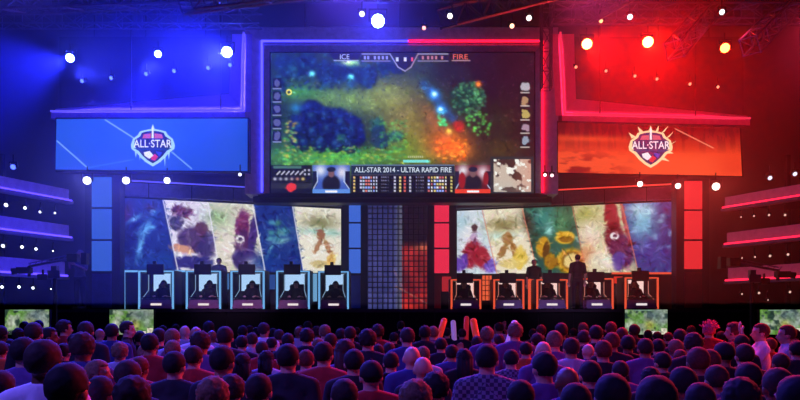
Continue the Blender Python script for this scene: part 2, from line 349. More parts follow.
# ------------------------------------------------------------------ main screen
def main_art():
    a = Art(271, 53, 534, 193, 396, 212, (34,46,34))
    X_, Y_ = a.X, a.Y
    a.mix(np.clip((400-X_)/130, 0, 1)*.5, (24,50,62)); a.mix(np.clip((X_-450)/40, 0, 1)*.95, (32,14,26))
    a.mix(np.clip((X_-425)/30, 0, 1)*np.clip((110-Y_)/30, 0, 1)*.8, (30,12,28))
    a.soft(345, 99, 46, 11, (92,122,66), 1, .12); a.soft(300, 92, 20, 7, (62,122,66), .9); a.soft(385, 96, 28, 18, (112,126,52), 1); a.soft(405, 122, 24, 28, (116,104,44), .9, .3)
    a.soft(330, 157, 75, 11, (80,138,54), 1); a.soft(295, 150, 18, 20, (50,92,60), .7); a.soft(415, 150, 24, 16, (98,120,40), .9)
    a.soft(448, 144, 24, 18, (206,92,30), .9, .2); a.soft(460, 150, 12, 8, (240,130,50), .7); a.soft(436, 120, 9, 22, (150,84,50), .6, -.7)
    a.soft(500, 150, 26, 14, (64,52,26), .8); a.soft(500, 120, 20, 18, (44,40,20), .6)
    rs0 = random.Random(21)
    # top wood
    for (cx, cy, rx, ry) in ((285,66,15,18),(305,66,14,16),(322,72,12,18),(340,72,14,17),(356,74,13,18),(370,76,11,14),(385,66,12,10),(398,68,10,8),(280,86,9,10)):
        a.hard(cx, cy, rx, ry, (16,34,78), .8, 0, .9, int(cx), .5)
    for (cx, cy, rx, ry) in ((292,68,5,8),(328,80,5,8),(350,82,5,8),(366,80,4,9)): a.soft(cx, cy, rx, ry, (34,72,110), .7)
    a.soft(351, 63, 9, 3.5, (150,210,150), .95); a.soft(347, 62, 4, 2, (230,240,200), .9)
    for (cx, cy) in ((312,74),(351,77)): a.soft(cx, cy, 3, 3, (120,220,250), 1)
    # clump in the middle left
    for (cx, cy, rx, ry) in ((311,112,15,13),(326,122,18,16),(340,120,14,13),(300,126,13,14),(352,128,12,14),(319,138,12,12),(299,138,10,9),(342,140,11,11),(358,138,10,10),(332,132,20,14)):
        a.hard(cx, cy, rx, ry, (14,22,80), .92, 0, .5, int(cx), .3)
        a.soft(cx-rx*.2, cy-ry*.45, rx*.5, ry*.35, (30,52,116), .7); a.soft(cx, cy+ry*.6, rx*.8, ry*.3, (8,12,50), .6)
    for (cx, cy, rx, ry) in ((318,141,9,8),(342,141,9,9),(298,134,8,12),(378,128,9,13),(381,142,8,8),(396,136,10,7)):
        a.hard(cx, cy, rx, ry, (24,58,66), .9, 0, .6, int(cy), .4); a.soft(cx-rx*.2, cy-ry*.4, rx*.5, ry*.4, (52,104,92), .7)
    for (cx, cy, rx, ry) in ((299,128,8,10),(312,118,8,8),(326,116,8,8),(341,124,9,9),(352,132,7,9),(328,130,9,8),(313,133,8,8),(304,143,7,7),(320,145,8,7),(336,145,8,7),(350,146,7,7)):
        a.hard(cx, cy+1.5, rx*1.05, ry*1.05, (7,12,44), .75, 0, .4, int(cx*3), .3); a.hard(cx-.5, cy-1, rx*.8, ry*.8, (20,38,84), .85, 0, .5, int(cx*5), .6); a.soft(cx-1.5, cy-ry*.4, rx*.35, ry*.28, (52,88,120), .7)
    a.hard(379, 137, 11, 17, (24,44,70), .8, 0, .7, 77, .4)
    for i in range(150):
        q_ = rs0.random()*6.28; w_ = math.sqrt(rs0.random()); cx, cy = 330+math.cos(q_)*w_*36, 126+math.sin(q_)*w_*20
        a.soft(cx, cy, 1.7, 1.2, rs0.choice([(24,44,110),(12,20,70),(34,60,120),(20,50,90)]), .6)
    for i in range(160):
        cx, cy = 274+rs0.random()*118, 54+rs0.random()*36
        if cy < 92-abs(cx-330)*.12: a.soft(cx, cy, 1.8, 1.6, rs0.choice([(24,52,96),(12,26,64),(40,84,110),(26,70,80)]), .6)
    a.soft(296, 108, 6, 5, (50,110,170), .8)
    a.hard(289, 92, 3.4, 3.4, (206,196,80)); a.hard(289, 92, 1.7, 1.7, (60,80,60))
    # right dark wood
    a.hard(468, 97, 20, 19, (20,48,40), .9, 0, .6, 5, .4); a.hard(452, 72, 22, 12, (28,30,40), .6, 0, .8, 8)
    rs = random.Random(4)
    for i in range(130):
        t = rs.random()
        q_ = rs.random()*6.28; w_ = math.sqrt(rs.random()); cx, cy = 469+math.cos(q_)*w_*17, 99+math.sin(q_)*w_*18
        a.soft(cx, cy, 1.5, 1.2, rs.choice([(60,110,80),(40,90,70),(90,150,100)]), .6)
    for i in range(30): a.soft(438+rs.random()*8, 108+rs.random()*18, 1.6, 1.3, (80,190,120), .7)
    for i in range(40): a.soft(470+rs.random()*24-4, 130-i*.55+rs.random()*6, 1.6, 1.3, (90,180,80), .6)
    for i in range(170): a.soft(276+rs.random()*130, 146+rs.random()*18, 1.8, 1, rs.choice([(110,170,70),(60,150,90),(160,150,60),(40,110,80)]), .55)
    for i in range(60): a.soft(380+rs.random()*26, 118+rs.random()*36, 1.8, 1.2, (80,150,70), .5)
    for i in range(40): a.soft(284+rs.random()*12, 120+rs.random()*46, 1.8, 1.2, rs.choice([(90,170,90),(180,150,60)]), .6)
    for i in range(60): a.soft(436+rs.random()*30, 138+rs.random()*24, 1.6, 1.1, rs.choice([(250,170,70),(230,110,30),(200,60,20)]), .55)
    a.line(424, 84, 452, 118, 6, (30,70,160), .5)
    a.soft(434.5, 94, 6, 6, (60,140,240), .8); a.soft(434.5, 94, 2.6, 2.4, (200,240,255)); a.soft(440.5, 109, 5, 5, (60,140,240), .8); a.soft(440.5, 109, 2.2, 2, (200,240,255))
    a.hard(459, 126, 8, 7, (160,44,34), .9, .4, .3, 3, .5); a.soft(449, 131, 3, 3, (240,200,90), .9); a.soft(478.5, 84, 3, 3, (240,130,60), 1)
    a.hard(424, 88, 3, 2, (60,110,160), .7)
    a.strokes((271,53,534,165), 1300, 15, 2.4, .7, 40); a.grain(4, .22, 9); l_ = a.I.mean(-1, keepdims=True); a.I = np.clip((l_+(a.I-l_)*1.15)*1.22-3, 0, 255)
    # overlays: side strips of portraits
    for k in range(5):
        y = 78+k*13.2
        a.rect(272.5, y, 281, y+11, (14,18,54)); a.hard(277, y+5, 3.6, 4.5, (96,100,160), .9, 0, .8, k); a.rect(272.5, y+10, 281, y+11.4, (150,160,200), .8)
        y = 81+k*13.6
        a.rect(520.5, y, 530, y+11.5, (26,20,30)); a.hard(525.3, y+5.5, 4.4, 4.8, [(190,190,200),(190,150,110),(200,180,100),(180,150,170),(150,170,190)][k], .9, 0, 1.2, k+9)
        a.rect(520.5, y+10.6, 530, y+12, (210,200,190), .8)
    # top bar
    a.poly([(329,53),(362,53),(358,60),(334,60)], (22,26,58)); a.line(334, 60.5, 358, 60.5, .6, (170,180,210)); 
    a.poly([(362,54),(392,54),(389,60),(360,60)], (24,24,44)); a.poly([(418,54),(446,54),(450,60),(420,60)], (34,20,34))
    a.poly([(448,53),(476,53),(470,60),(452,60)], (40,16,26)); a.line(452, 60.5, 470, 60.5, .6, (190,150,150))
    for (x0, x1) in ((362,390),(418,448)): a.line(x0, 54, x1, 54, .6, (180,180,200)); a.line(x0, 61, x1, 61, .6, (160,150,170))
    a.poly([(390,53),(418,53),(412,66),(405,70),(397,66)], (26,28,52)); a.line(390, 54, 398, 67, .7, (170,170,190)); a.line(418, 54, 411, 67, .7, (180,150,160)); a.line(398, 67, 405, 71, .7, (170,160,170)); a.line(411, 67, 405, 71, .7, (170,160,170))
    for x in (364,367,374,378,382,386): a.rect(x, 56, x+2, 59, (150,160,210))
    for x in (422,427,431,435,441): a.rect(x, 56, x+2, 59, (200,130,130))
    for (x, c) in ((396,(200,210,230)),(404,(220,220,230)),(411,(230,80,80))): a.rect(x, 57, x+2.4, 61, c)
    # caption bar in mid field
    a.rect(403, 159.5, 428, 162, (120,220,210)); a.soft(428, 161, 2, 1.5, (120,250,230))
    for x in range(408, 423, 2): a.rect(x, 155.5, x+1.3, 157.5, (190,190,150), .8)
    # bottom left box
    a.rect(271, 165, 312, 193, (20,20,34)); a.rect(273, 165.5, 301, 168, (70,110,100))
    for x in range(6): a.line(277+x*4.6, 174, 280+x*4.6, 171, .8, (210,210,225)); a.soft(275+x*5.6, 178.5, 1.8, 1.6, [(200,200,230),(170,170,190),(190,190,200),(190,160,160),(200,130,120),(230,200,110)][x])
    for x in (304, 308): 
        for y in (168.5, 173): a.rect(x, y, x+2, y+2, (170,170,190))
    a.rect(271, 183, 312, 188, (44,44,56)); a.rect(271, 188, 312, 193, (16,18,44)); a.hard(291, 187, 6, 4.6, (226,52,52), 1, 0, .5, 4)
    # left webcam
    def cam(x0, x1, bg, accent):
        a.rect(x0, 165, x1, 193, bg); cx = (x0+x1)/2
        a.soft(x0+8, 170, 6, 6, (236,238,245), .9); a.soft(x1-8, 172, 6, 7, (236,226,235), .9)
        a.hard(cx, 184, 10, 11, (24,22,40)); a.hard(cx, 173, 3.6, 4.6, (120,84,90)); a.hard(cx, 169, 5, 2.8, (26,30,60))
        a.poly([(x0,171),(x0+4,171),(x0+5,184),(x0,189)], (22,26,60)); a.poly([(x1,171),(x1-5,171),(x1-5,184),(x1,188)], (26,22,50))
        a.line(x0+5, 171, x0+5, 181, .5, (200,215,240)); a.line(x0+5, 181, x0+1, 188, .5, (200,215,240)); a.line(x1-6, 171, x1-6, 181, .5, (200,215,240)); a.line(x1-6, 181, x1-1, 188, .5, (200,215,240))
        a.rect(x0, 189, x1, 193, accent); a.rect(cx-6, 190, cx+6, 192, (240,240,245))
    cam(312.5, 350, (60,90,180), (90,140,220)); cam(455, 491, (96,20,34), (226,60,44))
    a.hard(462, 180, 4, 9, (150,24,34)); a.hard(486, 178, 3, 8, (140,24,34))
    # score table
    a.rect(351, 165, 454.5, 193, (14,14,26)); a.rect(351, 166, 454.5, 173.5, (26,42,66)); a.rect(351, 164.4, 454.5, 165.4, (90,110,140)); a.rect(351, 174, 454.5, 174.8, (80,80,100))
    for r in range(5):
        y = 176+r*3.4
        a.rect(353, y, 355, y+1.8, (220,190,110)); a.rect(450.5, y, 452.5, y+1.8, (200,190,110))
        for k in range(7):
            if k > r-4: a.rect(360+k*2.6, y, 361.8+k*2.6, y+1.9, rs.choice([(150,170,250),(200,200,230),(220,120,110),(170,190,210)]))
        for k in range(7): a.rect(428+k*2.8, y, 429.9+k*2.8, y+1.9, rs.choice([(230,230,240),(150,170,250),(220,200,120),(200,100,110)]))
        for k in range(4): a.rect(381+k*2.2, y+.3, 382.2+k*2.2, y+1.4, (120,120,150)); a.rect(416+k*2.2, y+.3, 417.2+k*2.2, y+1.4, (120,120,150))
        for (x, c) in ((394,(190,190,210)),(399.5,(230,210,130)),(403.5,(220,100,90)),(409,(190,190,210))): a.rect(x, y, x+2, y+1.8, c)
    # map
    a.rect(490.5, 156.5, 534, 193, (40,44,52)); a.rect(494, 159, 531, 191.5, (196,180,164))
    m_ = (X_ > 494) & (X_ < 531) & (Y_ > 159) & (Y_ < 191.5)
    n_ = fbm(X_, Y_, 7, 31); a.mix(m_*np.clip((n_-.52)*12, 0, 1), (66,40,36)); a.mix(m_*np.clip((X_-510)/30, 0, 1)*.5, (226,120,96))
    n_ = fbm(X_, Y_, 4, 41); a.mix(m_*np.clip((n_-.66)*14, 0, 1), (240,240,230)); a.mix(m_*np.clip((Y_-178)/20, 0, 1)*.35, (170,190,190))
    return a
DM = 23.0
ms = empty('main_screen', (X(402, DM), DM, Z(195, DM)), 'huge hanging game screen showing a forest battle, in a blue and red lit frame', 'screen')
screen('picture', main_art(), P(271, 53, DM), P(534, 53, DM), P(534, 193.5, DM), P(271, 193.5, DM), ms, 1.15)
sx0, sx1, sz0, sz1 = X(271, DM), X(534, DM), Z(193.5, DM), Z(53, DM)
box('housing', ((sx0+sx1)/2, DM+.32, (sz0+sz1)/2), (sx1-sx0+1.2, .6, sz1-sz0+.6), MATS['stage_set_black'], ms)
def fr(x0, x1, z0, z1, e0, e1, nm='frame'):  # piece of frame
    bm = new(); return bm
FM = WHITEP
CANB = mat('canopy_painted_glow_blue', (150,150,170), .5, emit=.55, ecol=(42,26,190)); CANR = mat('canopy_painted_glow_red', (150,140,150), .5, emit=.5, ecol=(190,14,50))  # even emission in the canopy surface imitates the wash of the led strips
ol, orr, ot = X(249, DM), X(554, DM), Z(35, DM)
yo, yi = DM-.15, DM-.75     # back, front ridge
def bevel_side(p_in, p_out, q_in, q_out, nm='frame'):
    """trough between the picture edge and the outer edge; p.. is one end, q.. the other (x,z)"""
    def sect(i, o):
        mx = lambda t: (i[0]*(1-t)+o[0]*t, i[1]*(1-t)+o[1]*t)
        a, b, c, d = mx(0), mx(.22), mx(.32), mx(1)
        return [(a[0], DM-.03, a[1]), (b[0], DM-.22, b[1]), (c[0], DM-.16, c[1]), (d[0], DM-.62, d[1]), (d[0], DM+.3, d[1]), (a[0], DM+.3, a[1])]
    return obj(nm, loft(new(), sect(p_in, p_out), sect(q_in, q_out)), FM, ms)
TLi, TRi, BRi, BLi = (sx0-.05, sz1+.05), (sx1+.05, sz1+.05), (sx1+.05, sz0-.02), (sx0-.05, sz0-.02)
TLo, TRo, BRo, BLo = (ol, ot), (orr, ot), (orr, Z(197, DM)), (ol, Z(197, DM))
bevel_side(BLi, BLo, TLi, TLo); bevel_side(TLi, TLo, TRi, TRo); bevel_side(TRi, TRo, BRi, BRo)
box('lower_rail', ((sx0+sx1)/2, DM-.02, sz0-.09), (orr-ol-.6, .3, .14), DARK, ms)
BLUE_L = glow('led_blue_strong', (64,58,255), 4.0); RED_L = glow('led_red_strong', (255,14,44), 4.5)
def strip(nm, pts, m, parent, r=.035):
    bm = new()
    for i in range(len(pts)-1): cone(bm, pts[i], pts[i+1], r, r, 8)
    return obj(nm, bm, m, parent)
fx = lambda i, o, t: i*(1-t)+o*t
xL = fx(TLi[0], TLo[0], .3); xR = fx(TRi[0], TRo[0], .3); zT = fx(TLi[1], TLo[1], .45)
xm = X(408, DM)
strip('led_strip', [(xL, DM-.26, sz0), (xL, DM-.26, zT)], BLUE_L, ms); strip('led_strip', [(xL, DM-.26, zT), (xm, DM-.26, zT)], BLUE_L, ms)
strip('led_strip', [(xm, DM-.26, zT), (xR, DM-.26, zT)], RED_L, ms); strip('led_strip', [(xR, DM-.26, zT), (xR, DM-.26, sz0)], RED_L, ms)
for x in (-3.2, 0, 3.4): strip('hanging_cable', [(x, DM+.3, ot-.1), (x, DM+.3, 15)], DARK, ms, .025)
yl = DM-.012
def mtext(s, x0, x1, y0, y1, col, parent=ms, d=DM-.015, bold=.0):
    text('screen_lettering', s, P((x0+x1)/2, (y0+y1)/2, d), X(x1, d)-X(x0, d), abs(Z(y0, d)-Z(y1, d)), glow('letter_%d_%d_%d' % col, col, 1.0), parent, bold=bold)
mtext('ICE', 340, 349.5, 54.2, 59.2, (200,215,250)); mtext('FIRE', 453, 468, 54.2, 59.2, (250,110,90))
mtext('ALL-STAR 2014 - ULTRA RAPID FIRE', 354.5, 451.5, 167.2, 172.4, (215,228,240), bold=.015)

# ------------------------------------------------------------------ canopies and side screens
def canopy(side):
    d0, d1 = 22.3, 23.8
    if side < 0:
        A, B, C_ = (51,113), (245,112), (246,34); A2, B2, C2 = (56,109), (229,94), (232,34); u = (251,118); tip = (49,119)
    else:
        A, B, C_ = (750,120), (562,115.5), (558,34); A2, B2, C2 = (747,116), (576,99), (574,34); u = (556,121.5); tip = (750,125)
    lab = 'wide blue lit canopy shelf and fin above the blue side screen' if side < 0 else 'wide red lit canopy shelf and fin above the red side screen'
    t = empty('canopy', tuple(P(*B, d0)), lab, 'canopy')
    dn = Vector((0, 0, -.19)); out = Vector((.2*side*-1, 0, 0))
    a0, b0, a1, b1 = P(*A, d0), P(*B, d0), P(*A2, d1), P(*B2, d1)
    c0, c1 = P(*C_, d0), P(*C2, d1)
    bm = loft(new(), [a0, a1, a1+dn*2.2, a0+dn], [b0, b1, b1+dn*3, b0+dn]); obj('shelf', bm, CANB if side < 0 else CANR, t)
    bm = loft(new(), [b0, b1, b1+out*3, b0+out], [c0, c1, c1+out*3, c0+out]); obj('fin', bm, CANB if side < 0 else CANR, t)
    bm = loft(new(), [a0+dn-Vector((0,.06,0)), a0+Vector((0,.1,0))+dn, a0+Vector((0,.1,0))+dn*1.25, a0-Vector((0,.06,0))+dn*1.25],
              [b0+dn-Vector((0,.06,0)), b0+Vector((0,.1,0))+dn, b0+Vector((0,.1,0))+dn*1.25, b0-Vector((0,.06,0))+dn*1.25]); obj('lip', bm, GREY, t)
    m2 = glow('canopy_led_blue', (96,84,255), 1.1) if side < 0 else glow('canopy_led_red', (255,50,84), .9)
    up = Vector((0, -.03, .05)); inn = Vector((.07*side, -.03, .05))
    strip('led_strip', [a0+up, b0+inn], m2, t, .035); strip('led_strip', [b0+inn, c0+inn], m2, t, .035)
    bk = new(); y = d1+.3
    xs = sorted([a1.x, c1.x+.2*side*-1]); bx(bk, ((xs[0]+xs[1])/2, y, (a1.z+c1.z)/2), (xs[1]-xs[0], .12, c1.z-a1.z)); obj('back_panel', bk, mat('canopy_back', (26,26,34), .6), t)
    # unseen area lamps, added to wash the slope and the fin
    for p, q, off in ((a0, b0, Vector((0, .25, .42))), (b0, c0, Vector((.42*side, .25, 0)))):
        l = bpy.data.lights.new('canopy_added_wash', 'AREA'); l.shape = 'RECTANGLE'; l.size = (q-p).length*.92; l.size_y = .05; l.energy = 120 if side < 0 else 50; l.color = (.06, .035, 1) if side < 0 else (1, .012, .07)
        lo = bpy.data.objects.new('canopy_added_wash', l); COL.objects.link(lo); m_ = (p+q)/2+off; lo.location = m_
        zax = (off-Vector((0, .6, 0)))*1.0; zax = off.normalized(); xax = (q-p).normalized(); zax = (zax-xax*zax.dot(xax)).normalized(); yax = zax.cross(xax)
        lo.rotation_euler = Matrix((xax, yax, zax)).transposed().to_euler()
    for k in (.2, .5, .85):
        p = a1.lerp(b1, k); strip('hanging_cable', [(p.x, y, a1.z+.5), (p.x, y, 15)], DARK, t, .025)
    return t
canopy(-1); canopy(1)

def emblem(parent, cx, cy, d, fire):
    """shield emblem: everything in flat layers on the screen surface"""
    k = d/F
    def pl(nm, pts, m, off):
        bm = new(); vs = [bm.verts.new((X(cx, d)+x*k, d-off, Z(cy, d)+y*k)) for x, y in pts]; bm.faces.new(vs)
        bmesh.ops.triangulate(bm, faces=bm.faces[:]); return obj(nm, bm, m, parent)
    ice = glow('emblem_rim_'+('fire' if fire else 'ice'), (255,226,170) if fire else (176,222,248), 1.0)
    sh = [(0,21),(1.8,16),(7,15),(13,13.5),(15,10),(20,6),(22,0),(21.5,-4),(16,-8),(12,-13),(6,-18),(0,-21.5),(-6,-18),(-12,-13),(-16,-8),(-21.5,-4),(-22,0),(-20,6),(-15,10),(-13,13.5),(-7,15),(-1.8,16)]
    pl('emblem_rim', sh, ice, .012)
    if fire:
        for (x, y, dx, dy, w) in ((12,14,6,7,2),(17,9,6,6,2),(20,2,6,4,2),(6,15,2,6,1.8),(-9,14,-4,6,1.8),(-17,9,-5,5,2),(18,-6,5,-1,2),(12,-12,7,-3,2)):
            pl('emblem_flame', [(x-w,y-w*.6),(x+w,y+w*.4),(x+dx,y+dy)], ice, .013)
    else:
        for x, l in ((-17,-13),(-13,-16),(12,-22),(16,-15),(8,-19),(-8,-19)):
            pl('emblem_icicle', [(x-1.1,-6),(x+1.1,-6),(x,l)], ice, .013)
    navy = glow('emblem_navy', (24,36,96), 1.0)
    s2 = [(0,14),(6,13.4),(11,12),(12.5,8.5),(18,5),(18.5,-1),(14,-6),(10,-11),(5,-15.5),(0,-18.5)]
    pl('emblem_field', s2+[(-x, y) for x, y in s2[::-1][1:-1]], navy, .02)
    rose = glow('emblem_rose', (206,96,120), 1.0); white = glow('emblem_white', (244,246,252), 1.0)
    for s in (-1, 1): pl('emblem_band', [(s*1.8,6.5),(s*1.8,11.5),(s*9,10.5),(s*10.5,6.5)], rose, .026)
    pl('emblem_blade', [(-1.1,6.5),(1.1,6.5),(.9,16),(0,20),(-.9,16)], white, .03)
    pl('emblem_band', [(-19,-3.4),(19,-3.4),(14,-6),(0,-4.6),(-14,-6)], glow('emblem_teal', (20,60,120), 1.0), .027)
    pl('emblem_stripe', [(-9,-7.5),(-3,-6),(1,-11),(-3.5,-14),(-8,-11)], white, .028)
    pl('emblem_stripe', [(-1.5,-12),(2,-9),(5.5,-12),(2,-16),(-1.5,-14.8)], glow('emblem_red', (220,50,70), 1.0), .028)
    pl('emblem_stripe', [(3,-6.5),(9.5,-7.5),(7,-12),(4,-9)], glow('emblem_blue', (50,70,190), 1.0), .028)
    text('emblem_lettering', 'ALL·STAR', (X(cx, d), d-.034, Z(cy-1.2, d)), 38*k, 7.8*k, white, parent, bold=.012)
a = Art(56, 118, 248, 171, 200, 60, (34,86,214))
n = fbm(a.X, a.Y, 40, 2); a.mix(n*.5, (62,118,236)); a.mix(np.clip((a.X-170)/80, 0, 1)*.35, (18,60,170)); a.mix(np.clip((a.Y-140)/60, 0, 1)*.3, (20,60,190))
a.line(57, 141, 88, 169, .7, (150,190,255)); a.line(105, 119, 134, 138, .8, (150,190,255)); a.line(172, 152, 192, 169, .7, (140,185,255)); a.line(88, 169, 134, 160, .7, (90,140,250), .6)
sl = empty('side_screen', tuple(P(152, 171, 22.2)), 'blue hanging side screen with an ice rimmed ALL·STAR shield emblem', 'screen')
screen('picture', a, P(56.5, 119, 22.2), P(247.5, 118.5, 22.2), P(247.5, 171, 22.2), P(55.5, 169.5, 22.2), sl)
box('housing', (X(152, 22.2), 22.37, Z(144.6, 22.2)), (X(248.5, 22.2)-X(55, 22.2), .3, Z(117.5, 22.2)-Z(172, 22.2)), BLACK, sl)
emblem(sl, 153, 145, 22.2, False)
a = Art(558, 122, 742, 176, 200, 60, (236,70,34))
t_ = np.clip((a.Y-127)/26, 0, 1); a.mix(1-t_, (110,8,12)); n = fbm(a.X*3, a.Y*.5, 9, 6); a.mix((1-t_)*(n > .5)*.5, (60,6,10)); a.mix(np.clip((a.Y-150)/10, 0, 1)*.4, (255,104,60))
n = fbm(a.X, a.Y*2.6, 12, 8); a.mix(np.clip((a.Y-148)/16, 0, 1)*np.clip((640-a.X)/60, 0, 1)*np.clip((n-.45)*6, 0, 1)*.85, (130,16,14))
a.soft(585, 139, 60, 3.5, (250,84,40), .7); a.line(676, 126, 714, 146, .7, (255,170,130), .9); a.soft(735, 165, 20, 14, (224,50,26), .6)
sr = empty('side_screen', tuple(P(650, 174, 22.4)), 'red hanging side screen with a flame rimmed ALL·STAR shield emblem', 'screen')
screen('picture', a, P(558, 122.5, 22.2), P(739.5, 126.5, 22.55), P(742, 176, 22.55), P(558, 172.5, 22.2), sr)
bm = loft(new(), [P(557, 121, 22.22), P(557, 173.5, 22.22), P(557, 173.5, 22.5), P(557, 121, 22.5)], [P(741, 125.5, 22.57), P(743.5, 177, 22.57), P(743.5, 177, 22.85), P(741, 125.5, 22.85)])
obj('housing', bm, BLACK, sr)
emblem(sr, 650.5, 146.5, 22.2, True)
for s_, x0 in ((sl, -8.7), (sl, -5.8), (sr, 6.5), (sr, 9.6)):
    zz = Z(121 if s_ is sl else 126, 22.4); strip('hanging_cable', [(x0, 22.42+(0 if s_ is sl else .1), zz-.2), (x0, 22.42+(0 if s_ is sl else .1), 15)], DARK, s_, .02)

# ------------------------------------------------------------------ side tiers with lit fascias
TIERM = mat('tier_fascia', (150,146,160), .6)
def tier(side, k, pts, lab):
    # pts: near-stage end (px, ytop, ybot) at d 20.6; outer end measured at the frame edge at d 18.3
    (pa, ta, ba), (pb, tb, bb) = pts; da, db = 20.6, 18.4
    A0, A1 = P(pa, ta, da), P(pa, ba, da); B0, B1 = P(pb, tb, db), P(pb, bb, db)
    ex = (B0-A0)*.6; z0 = (A1.z+B1.z)/2; z1 = (A0.z+B0.z)/2
    B0 = B0+ex; 
    a = Vector((A0.x, A0.y)); b = Vector((B0.x, B0.y)); dirv = (b-a).normalized(); n = Vector((side*abs(dirv.y), abs(dirv.x)))
    t = empty('balcony_tier', (a.x, a.y, z0), lab, 'balcony', 'lit balcony tiers at the %s side' % ('left' if side < 0 else 'right'))
    def sl(off, th, zz0, zz1):
        p = a+n*off; q = b+n*off
        return loft(new(), [(p.x, p.y, zz0), (p.x, p.y, zz1), (p.x+n.x*th, p.y+n.y*th, zz1), (p.x+n.x*th, p.y+n.y*th, zz0)],
                    [(q.x, q.y, zz0), (q.x, q.y, zz1), (q.x+n.x*th, q.y+n.y*th, zz1), (q.x+n.x*th, q.y+n.y*th, zz0)])
    obj('fascia', sl(.12, .08, z0+.06, z1), mat('tier_fascia_painted_glow_blue', (150,146,160), .6, emit=.36, ecol=(62,46,190)) if side < 0 else mat('tier_fascia_painted_glow_red', (150,146,160), .6, emit=.3, ecol=(170,44,74)), t); obj('ledge', sl(-.06, .26, z0-.02, z0+.06), TIERM, t);  # fascia emission paints in the broad glow of the led strip
    obj('deck', sl(.2, 2.6, z1-.22, z1-.1), BLACK, t)
    p = a+n*.02; q = b+n*.02
    strip('led_strip', [(p.x, p.y, z0+.09), (q.x, q.y, z0+.09)], glow('tier_led_blue', (84,60,255), 3.0) if side < 0 else glow('tier_led_red', (255,30,64), 2.6), t, .03)
    for f in (.1, .5, .9):
        m_ = (a+n*2.5).lerp(b+n*2.5, f)
        if k == 0: bm = bx(new(), (m_.x, m_.y, (z1+2)/2), (.14, .14, z1-.2+-2*0-(-.0)-(2-2)*0)); bm.free()
    return a, b, n, z0
TL_ = []
for k, (pts, l) in enumerate(((((72,189,203.5),(0,175,191)), 'highest blue lit balcony tier at the left edge'), (((72,225,240.5),(0,215,232)), 'middle blue lit balcony tier at the left edge'), (((68,262,279),(0,256,275)), 'lowest blue lit balcony tier at the left edge, behind the camera crane'))):
    TL_.append(tier(-1, k, pts, l))
TR_ = []
for k, (pts, l) in enumerate(((((722,197,211.5),(799,183.5,198)), 'highest red lit balcony tier at the right edge'), (((724,234,248.5),(799,222,238)), 'middle red lit balcony tier at the right edge'), (((725,268,283.5),(799,263,280)), 'lowest red lit balcony tier at the right edge, behind the camera crane'))):
    TR_.append(tier(1, k, pts, l))
for side, T in ((-1, TL_), (1, TR_)):
    a, b, n, z0 = T[0]
    ps = empty('tier_frame', (a.x+n.x*2.7, a.y, 0), 'dark upright scaffold posts holding the %s balcony tiers' % ('left' if side < 0 else 'right'), 'scaffold')
    for f in (0.03, .35, .7, .97):
        m_ = (a+n*2.75).lerp(b+n*2.75, f); box('post', (m_.x, m_.y, 3.4), (.12, .12, 6.8), DARK, ps)

# ------------------------------------------------------------------ stage lights
FIX = {}
def copy_tree(o, parent=None):
    c = o.copy(); COL.objects.link(c)
    if parent is not None: c.parent = parent
    for ch in [x for x in COL.objects if x.parent == o]: copy_tree(ch, c)
    return c
KIDS = {}
def clone(root):
    c = root.copy(); COL.objects.link(c)
    for ch in KIDS[root.name]:
        d = ch.copy(); COL.objects.link(d); d.parent = c
    return c
def fixture(px, py, d, r_px, col, k, lab, grp, aim=None, up=True):
    """a lamp head with yoke; lens radius from the photograph; aimed at a point"""
    pos = P(px, py, d); aim = Vector(aim) if aim is not None else Vector((0, 2, 2))
    t = empty('stage_light', tuple(pos), lab, 'stage light', grp)
    q = (aim-pos).to_track_quat('Z', 'Y').to_matrix()
    t.rotation_euler = (0, 0, 0)
    r = r_px*d/F
    key = (round(r, 2), col, k)
    def local(bm):
        bmesh.ops.transform(bm, matrix=q.to_4x4(), verts=bm.verts); return bm
    hb = cone(new(), (0, 0, -r*3.0), (0, 0, -.01), r*.75, r*1.15, 16)
    o = obj('housing', local(hb), DARK, t); o.matrix_parent_inverse = Matrix()
    lb = ell(new(), (0, 0, .0), (r, r, r*.35), 2)
    o = obj('lens', local(lb), lensm(col, k), t, True); o.matrix_parent_inverse = Matrix()
    yb = new(); s = 1 if up else -1; rr = r*1.35
    for x in (-rr, rr): bx(yb, (x, .02, s*rr*.6), (.03, .05, rr*1.5))
    bx(yb, (0, .02, s*rr*1.35), (rr*2+.03, .05, .03)); cone(yb, (0, .02, s*rr*1.3), (0, .02, s*(rr*1.3+.22)), .02, .02, 8)
    o = obj('yoke', yb, DARK, t); o.matrix_parent_inverse = Matrix()
    return t, pos, q
def spot(pos, aim, col, power, size=.5, blend=.6, rad=.08):
    l = bpy.data.lights.new('beam', 'SPOT'); l.energy = power; l.color = srgb(col) if max(col) > 1 else col
    l.spot_size = size; l.spot_blend = blend; l.shadow_soft_size = rad
    o = bpy.data.objects.new('beam', l); COL.objects.link(o); o.location = pos
    o.rotation_euler = (Vector(aim)-Vector(pos)).to_track_quat('-Z', 'Y').to_euler(); return o
def lensm(col, k):
    if k < 5: return glow('lens_%d_%d_%d_%d' % (*col, int(k*10)), col, k)
    # strong coloured lamp: its disc overexposes, the haze round it keeps the colour
    nm = 'lens_strong_%d_%d' % (col[2], int(k))
    return glow(nm, (60,80,255) if col[2] > 228 else (255,60,22), k)
ordn = ['first', 'second', 'third', 'fourth', 'fifth', 'sixth', 'seventh', 'eighth']
